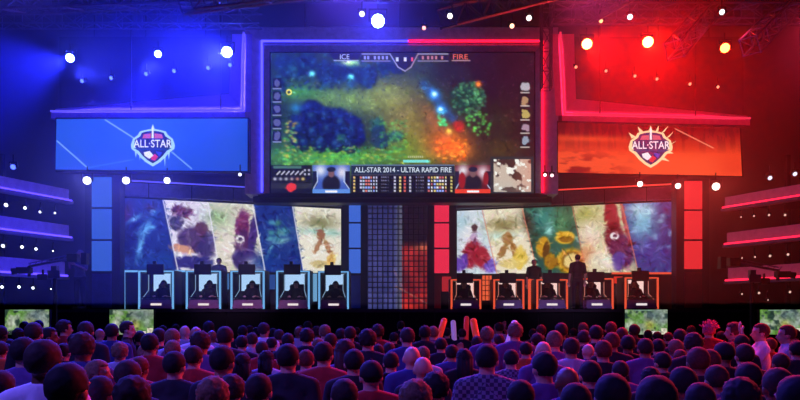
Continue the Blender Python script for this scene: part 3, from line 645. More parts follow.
# large beams of the upper rig
BIGW = (235,240,255)
big = [(70,58,20.5,4,BIGW,260,'large white spotlight far above the left canopy, with a blue haze round it',(.012,.016,1),8000,(-14,4,0)),
       (158,54,21,3.4,BIGW,160,'white spotlight pouring a beam down above the left canopy',(.012,.016,1),9000,(-8.6,17,2)),
       (227,52,21,5.2,BIGW,260,'very bright white spotlight at the right end of the left canopy row',(.012,.016,1),12000,(-7,5,1)),
       (378,21,20,6.5,(200,225,255),200,'very bright blue-white spotlight over the middle of the main screen frame',(.02,.03,1),1600,(-1,4,1)),
       (587,44,20.5,5,(255,236,190),200,'bright red haloed spotlight, leftmost of the three over the right canopy',(1,.003,.002),4500,(7.5,4,0)),
       (648,42,20.5,5.2,(255,236,180),240,'bright red haloed spotlight, middle of the three over the right canopy',(1,.003,.002),5000,(5,5,0)),
       (725,48,20.5,4.6,(255,244,214),60,'bright spotlight, rightmost of the three over the right canopy, against black',(1,.003,.002),250,(9,3,0))]
for (x, y, d, r, c, k, lab, bc, pw, aim) in big:
    t, pos, q = fixture(x, y, d, r, c, k, lab, 'large spotlights of the upper rig', (pos_ := (X(x, d)*.7, 2, 1)))
    dv = (Vector(aim)-pos).normalized(); spot(pos+dv*.15, aim, bc, pw, 1.0, .9, .1)
small = [(362,14,'left of the bright blue light above the main screen',BIGW,3,(.3,.4,1)),(450,16,'above the FIRE corner of the main screen',(255,246,240),3,None),(424,28,'small red one just above the frame right of centre',(255,150,140),2.2,None),
         (529,18,'above the top right corner of the main screen',(255,245,235),3,None),(512,26,'low orange one beside the top right corner of the main screen',(255,190,150),2.6,None),(601,21,'dim orange one between the two large red spotlights',(255,170,110),2.2,None),
         (630,17,'white one above the middle red spotlight',(240,230,255),3,None),(722,12,'white one above the rightmost large spotlight',(245,245,250),3,None),(527,17,'',None,0,None)]
for (x, y, w, c, r, bc) in small:
    if not w: continue
    fixture(x, y, 19.5, r*.9, c, 3.0, 'small round rig lamp, '+w, 'small lamps of the upper rig', (X(x, 19.5), 4, 3))
for i, (x, y) in enumerate(((82,81),(111,78),(146,74),(174,71),(208,68),(230,65))):
    t, pos, q = fixture(x, y, 21.6, 1.9, BIGW, 6, 'small blue-white lamp in the row over the left canopy, %s from left' % ordn[i], 'lamp row over the left canopy', (X(x, 21.6)-4, 10, 4))
    spot(pos+Vector((-.1, -.2, 0)), (pos.x+(-4 if i % 2 else 5), 14, pos.z-1.5), (.03, .04, 1), 2500, .42, .7, .05)
for i, (x, y) in enumerate(((576,67),(606,71),(635,76),(657,79),(690,84),(718,87))):
    fixture(x, y, 21.6, 1.5, (255,150,110), 2.0, 'small dim red lamp in the row over the right canopy, %s from left' % ordn[i], 'lamp row over the right canopy', (X(x, 21.6)+2, 12, 4))
low = [(87,180.5,4.6,BIGW,'below the left corner of the blue side screen'),(126,180.5,4.2,BIGW,'middle one below the blue side screen'),(167,180.5,3.6,BIGW,'below the shield of the blue side screen'),
       (240,174.5,1.8,BIGW,'tiny one left of the main screen foot'),(545,175,1.8,(255,220,220),'tiny one right of the main screen foot'),(552,175.5,1.8,(255,220,220),'tiny one at the left corner of the red side screen'),
       (640,184,3.2,(255,225,215),'below the shield of the red side screen'),(678,186,3.2,(255,225,215),'right of the shield below the red side screen'),(716,186.5,4.4,(255,228,215),'below the right end of the red side screen')]
for (x, y, r, c, w) in low:
    t, pos, q = fixture(x, y, 21.4, r*.86, c, 4.0, 'bright wash light hung %s' % w, 'wash lights under the side screens', (X(x, 21.4)*.6, 6, 1))
    if r > 3: spot(pos+(Vector((pos.x*.6, 6, 1))-pos).normalized()*.12, (pos.x*.6, 8, 1), (.25, .25, 1) if x < 400 else (1, .08, .06), 260, 1.0, .8, .08)
for i, (x, y) in enumerate(((770,178),(795,174))):
    fixture(x, y, 19.2, 2.2, (215,215,240), 1.6, 'small pale lamp over the highest right balcony tier, %s' % ('left of two' if i == 0 else 'right of two'), 'lamps over the right balcony', (X(x, 19.2), 8, 0))
t, pos, q = fixture(13, 167, 18.9, 2.6, BIGW, 5, 'single white lamp above the highest left balcony tier', None, (-10, 6, 1)); spot(pos+Vector((0,-.15,0)), (pos.x-1, 14, 0), (.12,.13,1), 400, .5, .8, .05)
rows_l = [[(6,205,2.4),(25,208,1.9),(40,212,1.5),(55,213,1.3)],[(3,246,2.2),(22,247,2.0),(36,249,1.8),(53,251,1.1)],[(2,287,1.9),(19,287,1.9),(33,288,1.7),(51,289,1.0)]]
rows_r = [[(741,217,1.0),(754,216,1.2),(769,206+9,1.5),(785,215,1.6)],[(742,258,1.0),(755,257,1.2),(770,256,1.7),(788,254.5,1.7)],[(742,294,1.1),(759,293,1.6),(768,300,.9),(790,292,1.6)]]
nm_ = ['highest', 'middle', 'lowest']
for k, row in enumerate(rows_l):
    for i, (x, y, r) in enumerate(row):
        d = 18.6+(x/72)*2.1; r *= .8
        t, pos, q = fixture(x, y, d, r, BIGW, 3.4, 'small white lamp under the %s left balcony tier, %s from left' % (nm_[k], ordn[i]), 'lamps under the left balcony tiers', (X(x, d)+1, 8, 0))
        if i < 3: spot(pos+Vector((.05, -.15, 0)), (pos.x+2.5, pos.y-3, pos.z+3.2), (.14, .14, 1), 60, .35, .8, .04)
for k, row in enumerate(rows_r):
    for i, (x, y, r) in enumerate(row):
        d = 18.6+((799-x)/72)*2.1; r *= .75
        fixture(x, y, d, r, (235,190,170), 1.2, 'small pale lamp under the %s right balcony tier, %s from left' % (nm_[k], ordn[i]), 'lamps under the right balcony tiers', (X(x, d)-1, 8, 0))

# ------------------------------------------------------------------ roof trusses
def truss(a, b, w, lab, step=.6):
    a = Vector(a); b = Vector(b); L = (b-a).length; dv = (b-a)/L
    s = dv.cross(Vector((0, 0, 1)) if abs(dv.z) < .9 else Vector((0, 1, 0))).normalized(); u = s.cross(dv).normalized(); h = w/2
    t = empty('roof_truss', tuple(a), lab, 'truss', 'lattice trusses of the lighting rig')
    cs = [s*h+u*h, s*h-u*h, -s*h-u*h, -s*h+u*h]
    for c in cs: obj('chord', cone(new(), a+c, b+c, .03, .03, 8), STEEL, t)
    bm = new(); n = max(2, int(L/step))
    for i in range(n):
        p = a+dv*L*i/n; q = a+dv*L*(i+1)/n
        for j in range(4):
            c0, c1 = cs[j], cs[(j+1) % 4]
            cone(bm, p+(c0 if i % 2 else c1), q+(c1 if i % 2 else c0), .015, .015, 5); cone(bm, p+c0, p+c1, .014, .014, 5)
    obj('lacing', bm, STEEL, t); return t
TR = [((-17,20.9,10.75),(-4.2,20.9,10.75),.45,'roof truss carrying the lamps above the left canopy'),
      ((4.6,20.9,10.9),(17,20.9,10.9),.45,'roof truss carrying the red lamps above the right canopy'),
      ((-5,19.6,10.95),(5.6,19.6,10.95),.4,'roof truss across the top of the main screen'),
      ((1.0,15,8.3),(5.5,20.5,11.6),.4,'slanting roof truss over the right half of the main screen'),
      (tuple(P(590,14,18)),tuple(P(660,-24,20.5)),.4,'slanting roof truss above the middle red spotlight'),
      (tuple(P(674,50,17.5)),tuple(P(705,14,19)),.42,'short slanting blue lit truss between the red spotlights'),
      (tuple(P(750,46,17.5)),tuple(P(786,10,19)),.42,'short slanting blue lit truss near the top right corner'),
      ((4.6,21.8,8.9),(4.6,21.8,14.5),.3,'upright lattice tower beside the right edge of the main screen'),
      ((-9.5,15,8.6),(-4,19,10.6),.4,'slanting roof truss over the left canopy'),
      ((-4.5,14.5,8.4),(-1,18.5,10.7),.4,'slanting roof truss above the blue left end of the main screen frame')]
for (p, q, w, l) in TR: truss(p, q, w, l)

# ------------------------------------------------------------------ stage monitors at the foot of the stage
def monitor_art(seed):
    a = Art(0, 0, 43, 24, 88, 50, (140,156,132)); n = fbm(a.X, a.Y, 8, seed)
    a.mix(np.clip((n-.45)*5, 0, 1)*.9, (84,132,50)); n = fbm(a.X, a.Y, 6, seed+4); a.mix(np.clip((n-.58)*8, 0, 1)*.9, (30,50,46))
    a.soft(30, 6, 10, 7, (96,112,122), .8); a.soft(6, 14, 4, 5, (190,196,180), .8); a.soft(25, 15, 5, 5, (196,178,70), .6); a.soft(37, 12, 4, 7, (150,160,160), .7)
    a.rect(19, 21, 36, 23.4, (200,190,190)); a.rect(20, 21.6, 28, 23, (120,90,110)); a.rect(37, 18, 42.4, 23.6, (220,214,190)); a.rect(.6, 21, 8, 23.5, (50,60,60)); a.rect(8, .4, 30, 1.4, (120,150,130)); a.grain(2, .3, seed); return a
for i, (x0, x1, w) in enumerate(((5,49,'leftmost stage monitor, by the left edge of the picture'),(109.5,153.5,'stage monitor below the leftmost blue player booth'),(625,667.5,'stage monitor below the rightmost red player booth'),(760,803,'rightmost stage monitor, partly out of the picture'))):
    d = 19.3; xc = (X(x0, d)+X(x1, d))/2
    t = empty('stage_monitor', (xc, d, 0), 'game picture on the '+w, 'monitor', 'screens along the stage front')
    screen('picture', monitor_art(20+i), P(x0, 309.6, d), P(x1, 309.6, d), P(x1, 334.5, d), P(x0, 334.5, d), t)
    box('bezel', (xc, d+.045, Z(322, d)), (X(x1, d)-X(x0, d)+.06, .08, 25.6/F*d), BLACK, t)
    bm = new(); bx(bm, (xc, d+.13, .66), (.08, .08, 1.3)); obj('stand', bm, DARK, t); box('foot', (xc, d+.05, .02), (.7, .6, .04), DARK, t)

# ------------------------------------------------------------------ figures
def limbchain(bm, pts, rs):
    for i in range(len(pts)-1): cap(bm, pts[i], pts[i+1], rs[i], rs[i+1])
def remesh(bm, vox, dec=1.0, sm=1):
    me = bpy.data.meshes.new('tmp'); bm.to_mesh(me); bm.free()
    o = bpy.data.objects.new('tmp', me); COL.objects.link(o)
    r = o.modifiers.new('r', 'REMESH'); r.mode = 'VOXEL'; r.voxel_size = vox
    if sm: s = o.modifiers.new('s', 'SMOOTH'); s.iterations = sm; s.factor = .5
    if dec < 1: d = o.modifiers.new('d', 'DECIMATE'); d.ratio = dec
    bpy.context.view_layer.update()
    out = bpy.data.meshes.new_from_object(o.evaluated_get(bpy.context.evaluated_depsgraph_get()))
    bpy.data.objects.remove(o); 
    for p in out.polygons: p.use_smooth = True
    return out
def pose(kind):
    J = dict(pel=(0,0,.95), chest=(0,0,1.27), sh=[(-.185,-.01,1.425),(.185,-.01,1.425)], hip=[(-.095,0,.92),(.095,0,.92)], knee=[(-.11,.02,.5),(.11,.02,.5)],
             ank=[(-.12,-.02,.08),(.12,-.02,.08)], el=[(-.245,-.03,1.13),(.245,-.03,1.13)], wr=[(-.25,.06,.89),(.25,.06,.89)], hd=[(0,.25,-1),(0,.25,-1)], dy=0, dz=0)
    if kind == 'hold': J['el'] = [(-.24,.06,1.16),(.24,.06,1.16)]; J['wr'] = [(-.13,.27,1.3),(.13,.27,1.3)]; J['hd'] = [(.1,.5,.9),(-.1,.5,.9)]
    if kind == 'clap': J['el'] = [(-.26,.10,1.3),(.26,.10,1.3)]; J['wr'] = [(-.08,.2,1.55),(.10,.2,1.6)]; J['hd'] = [(.1,.2,1),(-.1,.2,1)]
    if kind == 'raise': J['el'] = [(-.245,-.03,1.13),(.30,.1,1.52)]; J['wr'] = [(-.25,.06,.89),(.24,.16,1.77)]; J['hd'] = [(0,.25,-1),(-.1,.2,1)]
    if kind == 'cross': J['el'] = [(-.26,.06,1.15),(.26,.06,1.15)]; J['wr'] = [(-.02,.2,1.2),(.02,.24,1.17)]; J['hd'] = [(1,.1,.1),(-1,.1,.1)]
    if kind == 'camera': J['el'] = [(-.25,.05,1.17),(.27,.08,1.22)]; J['wr'] = [(-.05,.26,1.3),(.12,.3,1.42)]; J['hd'] = [(.5,.5,.6),(-.3,.6,.6)]
    if kind == 'seated':
        s = -.45
        for k in ('pel', 'chest'): J[k] = tuple(np.array(J[k])+(0,0,s))
        for k in ('sh', 'hip'): J[k] = [tuple(np.array(p)+(0,0,s)) for p in J[k]]
        J['knee'] = [(-.14,.42,.5),(.14,.42,.5)]; J['ank'] = [(-.14,.45,.08),(.14,.45,.08)]
        J['el'] = [(-.26,.1,.74),(.26,.1,.74)]; J['wr'] = [(-.17,.34,.8),(.17,.34,.8)]; J['hd'] = [(.2,1,-.1),(-.2,1,-.1)]; J['dz'] = s
    return J
def hand(bm, w, dirv, side):
    w = Vector(w); d = Vector(dirv).normalized(); s = d.cross(Vector((0, 1, 0)) if abs(d.y) < .8 else Vector((0, 0, 1))).normalized(); n = d.cross(s)
    q = Matrix((s, n, d)).transposed().to_4x4()
    ell(bm, (0,0,0), (.042,.018,.052), 2, Matrix.Translation(w+d*.055) @ q)
    for i, L in enumerate((.07, .082, .077, .06)):
        o = w+d*.095+s*(-.036+.024*i); m = o+d*L*.55+n*.008; cap(bm, o, m, .0105, .010, 8); cap(bm, m, m+d*L*.4+n*.024, .010, .0085, 8)
    o = w+d*.03+s*(.038*side); m = o+d*.035+s*(.022*side); cap(bm, o, m, .012, .011, 8); cap(bm, m, m+d*.032, .011, .009, 8)
def figure(kind):
    J = pose(kind); z = J['dz']; H = lambda x, y, zz: (x, y, zz+z)
    b = new()
    ell(b, H(0,0,1.27), (.165,.105,.2)); ell(b, H(0,0,1.08), (.14,.1,.17)); ell(b, J['pel'], (.16,.115,.12))
    cap(b, H(-.14,-.01,1.41), H(.14,-.01,1.41), .055, .055); limbchain(b, [H(0,-.02,1.38), H(0,-.004,1.56)], [.068,.059])
    for s in (0, 1):
        cap(b, H(0,-.02,1.49), J['sh'][s], .045, .052)
        limbchain(b, [J['sh'][s], J['el'][s], J['wr'][s]], [.052,.04,.027]); hand(b, J['wr'][s], J['hd'][s], 1 if s else -1)
        limbchain(b, [J['hip'][s], J['knee'][s], J['ank'][s]], [.085,.055,.038]); a_ = J['ank'][s]
        cap(b, (a_[0], a_[1]-.02, .04), (a_[0]*1.1, a_[1]+.17, .03), .04, .028)
    # head: skull, jaw, nose, brows, lips, ears
    ell(b, H(0,-.008,1.645), (.076,.096,.092)); ell(b, H(0,.02,1.585), (.06,.07,.062)); ell(b, H(0,.05,1.545), (.028,.03,.02), 2)
    cap(b, H(0,.084,1.63), H(0,.102,1.598), .009, .014, 8); cap(b, H(-.05,.07,1.655), H(.05,.07,1.655), .012, .012, 8)
    cap(b, H(-.018,.082,1.57), H(.018,.082,1.57), .009, .009, 8)
    for s in (-1, 1): ell(b, H(s*.078,-.005,1.615), (.012,.024,.034), 2)
    body = remesh(b, .0115, .35); body.name = 'body_'+kind
    t = new(); g = .014
    ell(t, H(0,0,1.27), (.165+g,.105+g,.2+g)); ell(t, H(0,0,1.08), (.145+g,.1+g,.19)); ell(t, (J['pel'][0], J['pel'][1], J['pel'][2]+.03), (.165+g,.115+g,.1))
    cap(t, H(-.14,-.01,1.41), H(.14,-.01,1.41), .055+g, .055+g); cone(t, H(0,-.014,1.42), H(0,-.012,1.53), .085, .066, 16)
    for s in (0, 1):
        cap(t, H(0,-.02,1.49), J['sh'][s], .045+g, .056+g); m = Vector(J['sh'][s]).lerp(Vector(J['el'][s]), .85)
        cap(t, J['sh'][s], tuple(m), .054+g, .045+g)
    shirt = remesh(t, .016, .5); shirt.name = 'shirt_'+kind
    t = new(); ell(t, (J['pel'][0], J['pel'][1], J['pel'][2]-.03), (.168,.125,.11))
    for s in (0, 1): k = Vector(J['knee'][s]); a_ = Vector(J['ank'][s]); limbchain(t, [J['hip'][s], tuple(k), tuple(k.lerp(a_, .92))], [.098,.07,.055])
    trous = remesh(t, .02, .5); trous.name = 'trousers_'+kind
    sh = []
    for s in (0, 1):
        a_ = J['ank'][s]; t = new(); cap(t, (a_[0], a_[1]-.03, .045), (a_[0]*1.1, a_[1]+.19, .038), .05, .036); 
        for v in t.verts: v.co.z = max(v.co.z, .0)
        me = bpy.data.meshes.new('shoe_'+kind); t.to_mesh(me); t.free(); sh.append(me)
    return dict(body=body, shirt=shirt, trousers=trous, shoes=sh, dz=z)
FIG = {k: figure(k) for k in ('down', 'hold', 'clap', 'raise', 'cross', 'camera', 'seated')}
def hairmesh(style, seed=0):
    b = new(); c = Vector((0, -.014, 1.655)); r = (.088, .104, .1)
    if style == 'long': r = (.094, .11, .104)
    if style == 'curly': r = (.094, .11, .108)
    if style == 'cap': r = (.088, .105, .098)
    ell(b, c, r, 4)
    for v in b.verts:
        p = v.co-c
        low = 1.60 if style != 'cap' else 1.645
        if style == 'short' and v.co.y > -.04: low = 1.645
        if p.y > .045 and v.co.z < 1.70: v.co = c+p*.72
        elif v.co.z < low-.02: v.co = c+p*(.80 if v.co.y > -.05 or v.co.z < 1.575 else .93)
        amp = {'short': .004, 'long': .01, 'curly': .014, 'cap': .0}.get(style, .006)
        nz = mnoise.noise(Vector((v.co.x*75+seed, v.co.y*75, v.co.z*75)))+.5*mnoise.noise(Vector((v.co.x*30+seed, v.co.y*30, v.co.z*30)))
        if (v.co-c).length > .075: v.co += p.normalized()*nz*amp
    if style == 'long':
        for x, y, l in ((-.06,-.05,1.38),(.06,-.05,1.38),(0,-.075,1.35),(-.035,-.07,1.36),(.035,-.07,1.36)): cap(b, (x, y, 1.64), (x*1.1, y-.02, l), .045, .03)
    if style == 'bun': ell(b, (0, -.1, 1.73), (.04,.04,.04), 2)
    if style == 'cap':
        for k in range(7): cap(b, (-.06+.02*k, .06, 1.665), (-.055+.018*k, .15-abs(k-3)*.008, 1.655), .009, .007, 6)
        ell(b, (0,-.014,1.757), (.01,.01,.006), 1)
    if style == 'spiky':
        rr = random.Random(5)
        for i in range(34):
            a_ = rr.random()*6.28; e = rr.random()*1.2+.1; dv = Vector((math.cos(a_)*math.cos(e), math.sin(a_)*math.cos(e), math.sin(e)))
            cone(b, c+dv*.07, c+dv*.145, .02, .003, 6)
    me = bpy.data.meshes.new('hair_'+style); b.to_mesh(me); b.free()
    for p in me.polygons: p.use_smooth = True
    return me
HAIR = {s: hairmesh(s) for s in ('short', 'long', 'curly', 'cap', 'spiky', 'bun')}
bandm = bpy.data.meshes.new('headset')
_b = new(); N = 14
for i in range(N):
    a0, a1 = math.pi*i/N, math.pi*(i+1)/N
    cone(_b, (math.cos(a0)*.1, -.01, 1.63+math.sin(a0)*.135), (math.cos(a1)*.1, -.01, 1.63+math.sin(a1)*.135), .011, .011, 6)
for s in (-1, 1): cone(_b, (s*.085, -.005, 1.625), (s*.112, -.005, 1.625), .042, .038, 14)
cone(_b, (.1, 0, 1.61), (.05, .1, 1.57), .005, .005, 6); _b.to_mesh(bandm); _b.free()
SKIN = [mat('skin_light', (214,166,140), .5, var=.05), mat('skin_tan', (178,128,100), .5, var=.05), mat('skin_brown', (120,80,60), .5, var=.05)]
HC_ = {'dark': (20,16,15), 'brown': (46,32,24), 'fair': (120,92,66), 'grey': (150,146,144), 'red': (96,44,32), 'black': (14,12,13), 'pink': (214,90,120)}
SC_ = {'white': (236,236,240), 'pale': (176,176,190), 'grey': (110,110,116), 'red': (170,34,34), 'dark': (26,26,34), 'black': (12,12,14), 'blue': (50,60,120), 'violet': (98,70,130), 'orange': (196,84,40), 'check': (120,110,130)}
def checkmat():
    if 'checked_cloth' in MATS: return MATS['checked_cloth']
    m = bpy.data.materials.new('checked_cloth'); m.use_nodes = True; nt = m.node_tree; b = nt.nodes['Principled BSDF']
    tc = nt.nodes.new('ShaderNodeTexCoord'); ck = nt.nodes.new('ShaderNodeTexChecker'); ck.inputs['Scale'].default_value = 34
    ck.inputs['Color1'].default_value = (.04,.04,.08,1); ck.inputs['Color2'].default_value = (.2,.18,.26,1)
    nt.links.new(tc.outputs['Object'], ck.inputs['Vector']); nt.links.new(ck.outputs['Color'], b.inputs['Base Color']); b.inputs['Roughness'].default_value = .8
    MATS['checked_cloth'] = m; return m
def shirtmat(c): return checkmat() if c == 'check' else mat('cloth_'+c, SC_[c], .85, var=.1, scale=14)
def sub(me, name, root, m):
    if not me.materials: me.materials.append(m)
    o = bpy.data.objects.new(name, me); COL.objects.link(o); o.parent = root
    o.material_slots[0].link = 'OBJECT'; o.material_slots[0].material = m; return o
TROUS = mat('cloth_trousers', (24,26,38), .85); SHOE = mat('shoe_leather', (20,18,18), .5); HS = mat('headset_plastic', (20,20,24), .35)
def person(loc, rz, scale, kind, hair, hcol, shirt, label, group=None, skin=0, headset=False):
    fg = FIG[kind]
    if not fg['body'].materials: fg['body'].materials.append(SKIN[0])
    o = bpy.data.objects.new('person', fg['body']); COL.objects.link(o)
    o.material_slots[0].link = 'OBJECT'; o.material_slots[0].material = SKIN[skin]
    o.location = loc; o.rotation_euler = (0, 0, rz); o.scale = (scale,)*3
    tag(o, label, 'person', group)
    if hair != 'bald':
        h = sub(HAIR[hair], 'cap' if hair == 'cap' else 'hair', o, mat('hair_'+hcol, HC_[hcol], .8, var=.35, scale=60) if hair != 'cap' else mat('cap_'+hcol, HC_[hcol], .8))
        h.location = (0, 0, fg['dz'])
    sub(fg['shirt'], 'shirt', o, shirtmat(shirt)); sub(fg['trousers'], 'trousers', o, TROUS)
    for me in fg['shoes']: sub(me, 'shoe', o, SHOE)
    if headset: h = sub(bandm, 'headset', o, HS); h.location = (0, 0, fg['dz'])
    return o
PI = math.pi

# ------------------------------------------------------------------ player booths
def booth(px0, px1, d, lit, panel, back, ptop, lab, key):
    w = X(px1, d)-X(px0, d); xc = (X(px0, d)+X(px1, d))/2; zt = Z(ptop, d)-SZ
    t = empty('player_booth', (xc, d, SZ), lab, 'gaming booth', 'player booths on the stage')
    def put(nm, bm, m, par=None):
        o = obj(nm, bm, m, par or t); o.matrix_parent_inverse = Matrix(); return o
    h = w/2
    for s in (-1, 1):
        p = put('post', bx(new(), (s*(h-.035), .3, zt/2), (.11, .7, zt)), mat('booth_shell', (40,42,56), .5))
        put('light_strip', bx(new(), (s*(h-.03), -.06, zt/2), (.06, .02, zt-.03)), glow('booth_strip_'+key, lit, 1.0), p)
        wb = new(); loft(wb, [(s*(h-.09), 0, zt*.28), (s*(h-.09), 0, zt*.92), (s*(h-.2), .25, zt*.92), (s*(h-.2), .25, zt*.5)], [(s*(h-.09), .03, zt*.28), (s*(h-.09), .03, zt*.92), (s*(h-.2), .28, zt*.92), (s*(h-.2), .28, zt*.5)])
        wg = put('side_wing', wb, mat('booth_wing', (22,22,32), .5))
        put('edge_strip', cone(cone(new(), (s*(h-.21), .24, zt*.9), (s*(h-.21), .24, zt*.5), .009, .009, 6), (s*(h-.21), .24, zt*.5), (s*(h-.1), -.01, zt*.27), .009, .009, 6), glow('booth_edge_'+key, tuple(min(255, int(v*.6+90)) for v in lit), .8), wg)
    put('top_bar', bx(new(), (0, .3, zt-.03), (w-.1, .66, .06)), MATS['booth_shell'])
    put('top_strip', bx(new(), (0, -.045, zt-.03), (w-.12, .02, .04)), glow('booth_strip_'+key, lit, 1.0))
    put('desk', bx(new(), (0, .26, .36), (w-.12, .6, .04)), mat('booth_desk', (30,30,38), .4))
    fb = loft(new(), [(-h+.1, -.02, .3), (h-.1, -.02, .3), (h-.1, .04, .3), (-h+.1, .04, .3)], [(-h+.04, -.08, .03), (h-.04, -.08, .03), (h-.04, .0, .03), (-h+.04, 0, .03)])
    fp = put('front_panel', fb, mat('booth_front_'+key, panel, .5))
    put('name_plate', bx(new(), (0, -.062, .155), (.33, .012, .065)), glow('name_plate', (250,236,236), .9), fp)
    td = put('top_display', bx(new(), (-.03, -.02, zt+.03), (.52, .08, .32)), mat('display_black', (10,10,14), .4))
    put('bracket', bx(new(), (-.03, .06, zt+.02), (.1, .14, .24)), DARK, td); put('camera', bx(new(), (-.06, 0, zt+.24), (.1, .1, .09)), DARK, td)
    put('back_glow', bx(new(), (0, .98, zt-.33), (w-.22, .04, .56)), glow('booth_back_'+key, back, 1.1))
    put('rear_leg', bx(bx(new(), (-h+.2, 1.0, zt/2-.1), (.06, .06, zt-.3)), (h-.2, 1.0, zt/2-.1), (.06, .06, zt-.3)), DARK)
    return xc, d
ordb = ['leftmost blue', 'second blue', 'middle blue', 'fourth blue', 'rightmost blue', 'leftmost red', 'second red', 'middle red', 'fourth red', 'rightmost red']
BO = [(139,174.5,21.4,270.5),(186.5,221.5,21.5,270.5),(231,265,21.7,270.5),(276.5,310,21.9,270.5),(318.5,349,22.1,271),
      (450.5,481,22.1,279),(493,524,21.9,279),(536,567.5,21.7,279),(580,613,21.5,278),(624,658,21.4,277)]
def chair(x, y, z, lab):
    t = empty('gaming_chair', (x, y, z), lab, 'chair', 'player chairs in the booths')
    def put(nm, bm, m, par=None):
        o = obj(nm, bm, m, par or t); o.matrix_parent_inverse = Matrix(); return o
    CM = mat('chair_vinyl', (16,16,22), .5)
    b = bx(new(), (0, 0, .4), (.5, .5, .1)); bmesh.ops.bevel(b, geom=b.edges[:], offset=.03, segments=2, affect='EDGES'); put('seat', b, CM)
    b = bx(new(), (0, .27, .82), (.5, .1, .78)); bmesh.ops.bevel(b, geom=b.edges[:], offset=.035, segments=2, affect='EDGES'); put('backrest', b, CM)
    put('column', cone(new(), (0, 0, .08), (0, 0, .37), .03, .03), DARK)
    b = new()
    for k in range(5): a_ = k*2*PI/5; cone(b, (0, 0, .09), (math.cos(a_)*.3, math.sin(a_)*.3, .05), .03, .02, 8); ell(b, (math.cos(a_)*.3, math.sin(a_)*.3, .03), (.03,.03,.03), 2)
    put('base', b, DARK)
for i, (a0, a1, d, pt) in enumerate(BO):
    L_ = i < 5; key = 'blue' if L_ else 'red'
    xc, dd = booth(a0, a1, d, (112,178,236) if L_ else (236,84,54), (150,96,116) if L_ else (96,92,150), (168,206,244) if L_ else (246,206,196), pt,
                   '%s lit player booth in the row, with a black display on top' % ordb[i], key)
    chair(xc, dd+.62, 1.6, 'black chair behind the player in the %s booth' % ordb[i])
    person((xc, dd+.62, 1.6+.02), PI, .98, 'seated', random.choice(['short', 'short', 'curly']), random.choice(['dark', 'brown', 'black']), 'dark' if L_ else 'black',
           'player in dark top and headset seated in the %s booth' % ordb[i], 'players seated in the booths', 0, True)
# low lit wall pieces between and beside the booths
def lowpanel(x0, x1, y0, y1, d, col, lab, k=1.0, grid=False, frame=None):
    xc = (X(x0, d)+X(x1, d))/2; zt = Z(y0, d); zb = SZ
    t = empty('set_panel', (xc, d, SZ), lab, 'stage panel', 'low lit panels of the stage set')
    box('casing', (xc, d+.08, (zt+zb)/2), (X(x1, d)-X(x0, d), .12, zt-zb), MATS['stage_set_black'], t)
    z1 = Z(y1, d)
    box('lit_face', (xc, d, (zt+z1)/2), (X(x1, d)-X(x0, d)-.06, .05, zt-z1-.04), glow('panel_%d_%d_%d' % col, col, k), t)
    if grid:
        b = new(); w = X(x1, d)-X(x0, d)
        for i in range(1, 3): bx(b, (xc-w/2+w*i/3, d-.04, (zt+z1)/2), (.02, .02, zt-z1))
        for i in range(1, 5): bx(b, (xc, d-.04, z1+(zt-z1)*i/5), (w, .02, .02))
        obj('grille', b, mat('grille_red', (60,16,12), .5), t)
lowpanel(163, 172, 270, 277, 22.45, (110,196,232), 'small cyan panel behind the leftmost blue booth', .9)
lowpanel(222, 230, 273, 290, 22.55, (90,150,220), 'narrow pale blue panel between second and middle blue booths', .5)
lowpanel(310, 318, 273, 302, 22.55, (120,180,225), 'narrow cyan panel between fourth and rightmost blue booths', .8)
lowpanel(266, 276, 274, 290, 22.55, (60,100,190), 'narrow blue panel between middle and fourth blue booths', .5)
lowpanel(481.5, 492.5, 275, 301, 22.6, (236,96,58), 'orange red gridded panel between leftmost and second red booths', 1, True)
lowpanel(613, 623.5, 276, 284, 22.45, (226,50,34), 'red panel between fourth and rightmost red booths', .9)
lowpanel(441, 452, 276, 292, 23.3, (190,40,50), 'dim red panel left of the leftmost red booth', .8)
def wallframe(x0, x1, y0, yb, d, col, lab, key):
    t = empty('light_frame', (X(x0, d), d, SZ), lab, 'light frame')
    zt = Z(y0, d)
    box('upright', (X(x0, d), d, (zt+SZ)/2), (.08, .08, zt-SZ), glow('booth_strip_'+key, col, 1), t)
    box('crossbar', ((X(x0, d)+X(x1, d))/2, d, zt-.04), (abs(X(x1, d)-X(x0, d)), .08, .06), glow('booth_strip_'+key, col, 1), t)
    box('screen', ((X(x0, d)+X(x1, d))/2, d+.08, (zt+SZ)/2), (abs(X(x1, d)-X(x0, d)), .05, zt-SZ-.05), BLACK, t)
wallframe(123.5, 187, 270, 304, 22.5, (112,178,236), 'tall blue lit frame at the left end of the booth row', 'blue')
wallframe(674, 612, 272, 304, 22.5, (236,84,54), 'tall red lit frame at the right end of the booth row', 'red')
wallframe(529.5, 536, 279, 304, 22.5, (236,84,54), 'slim red lit frame between second and middle red booths', 'red')

# ------------------------------------------------------------------ people on the stage
def onstage(px, ptop, d, rz, kind, hair, hcol, shirt, lab, h0=None, skin=0, headset=False):
    h = Z(ptop, d)-SZ; s = h/1.765
    return person((X(px, d), d, SZ), rz, s, kind, hair, hcol, shirt, lab, None, skin, headset)
onstage(80, 249.5, 20.45, PI*.92, 'camera', 'cap', 'grey', 'grey', 'person in pale cap and grey top holding gear at the far left of the stage', headset=False)
onstage(577.5, 254, 20.4, 0, 'down', 'short', 'black', 'black', 'person in black standing with back turned before the red booths')
onstage(534, 259, 22.95, PI, 'down', 'short', 'grey', 'dark', 'grey haired person in dark shirt standing between second and middle red booths', skin=0)
onstage(219, 257.5, 22.95, PI*1.05, 'cross', 'short', 'dark', 'grey', 'person with folded arms standing behind the second and middle blue booths')

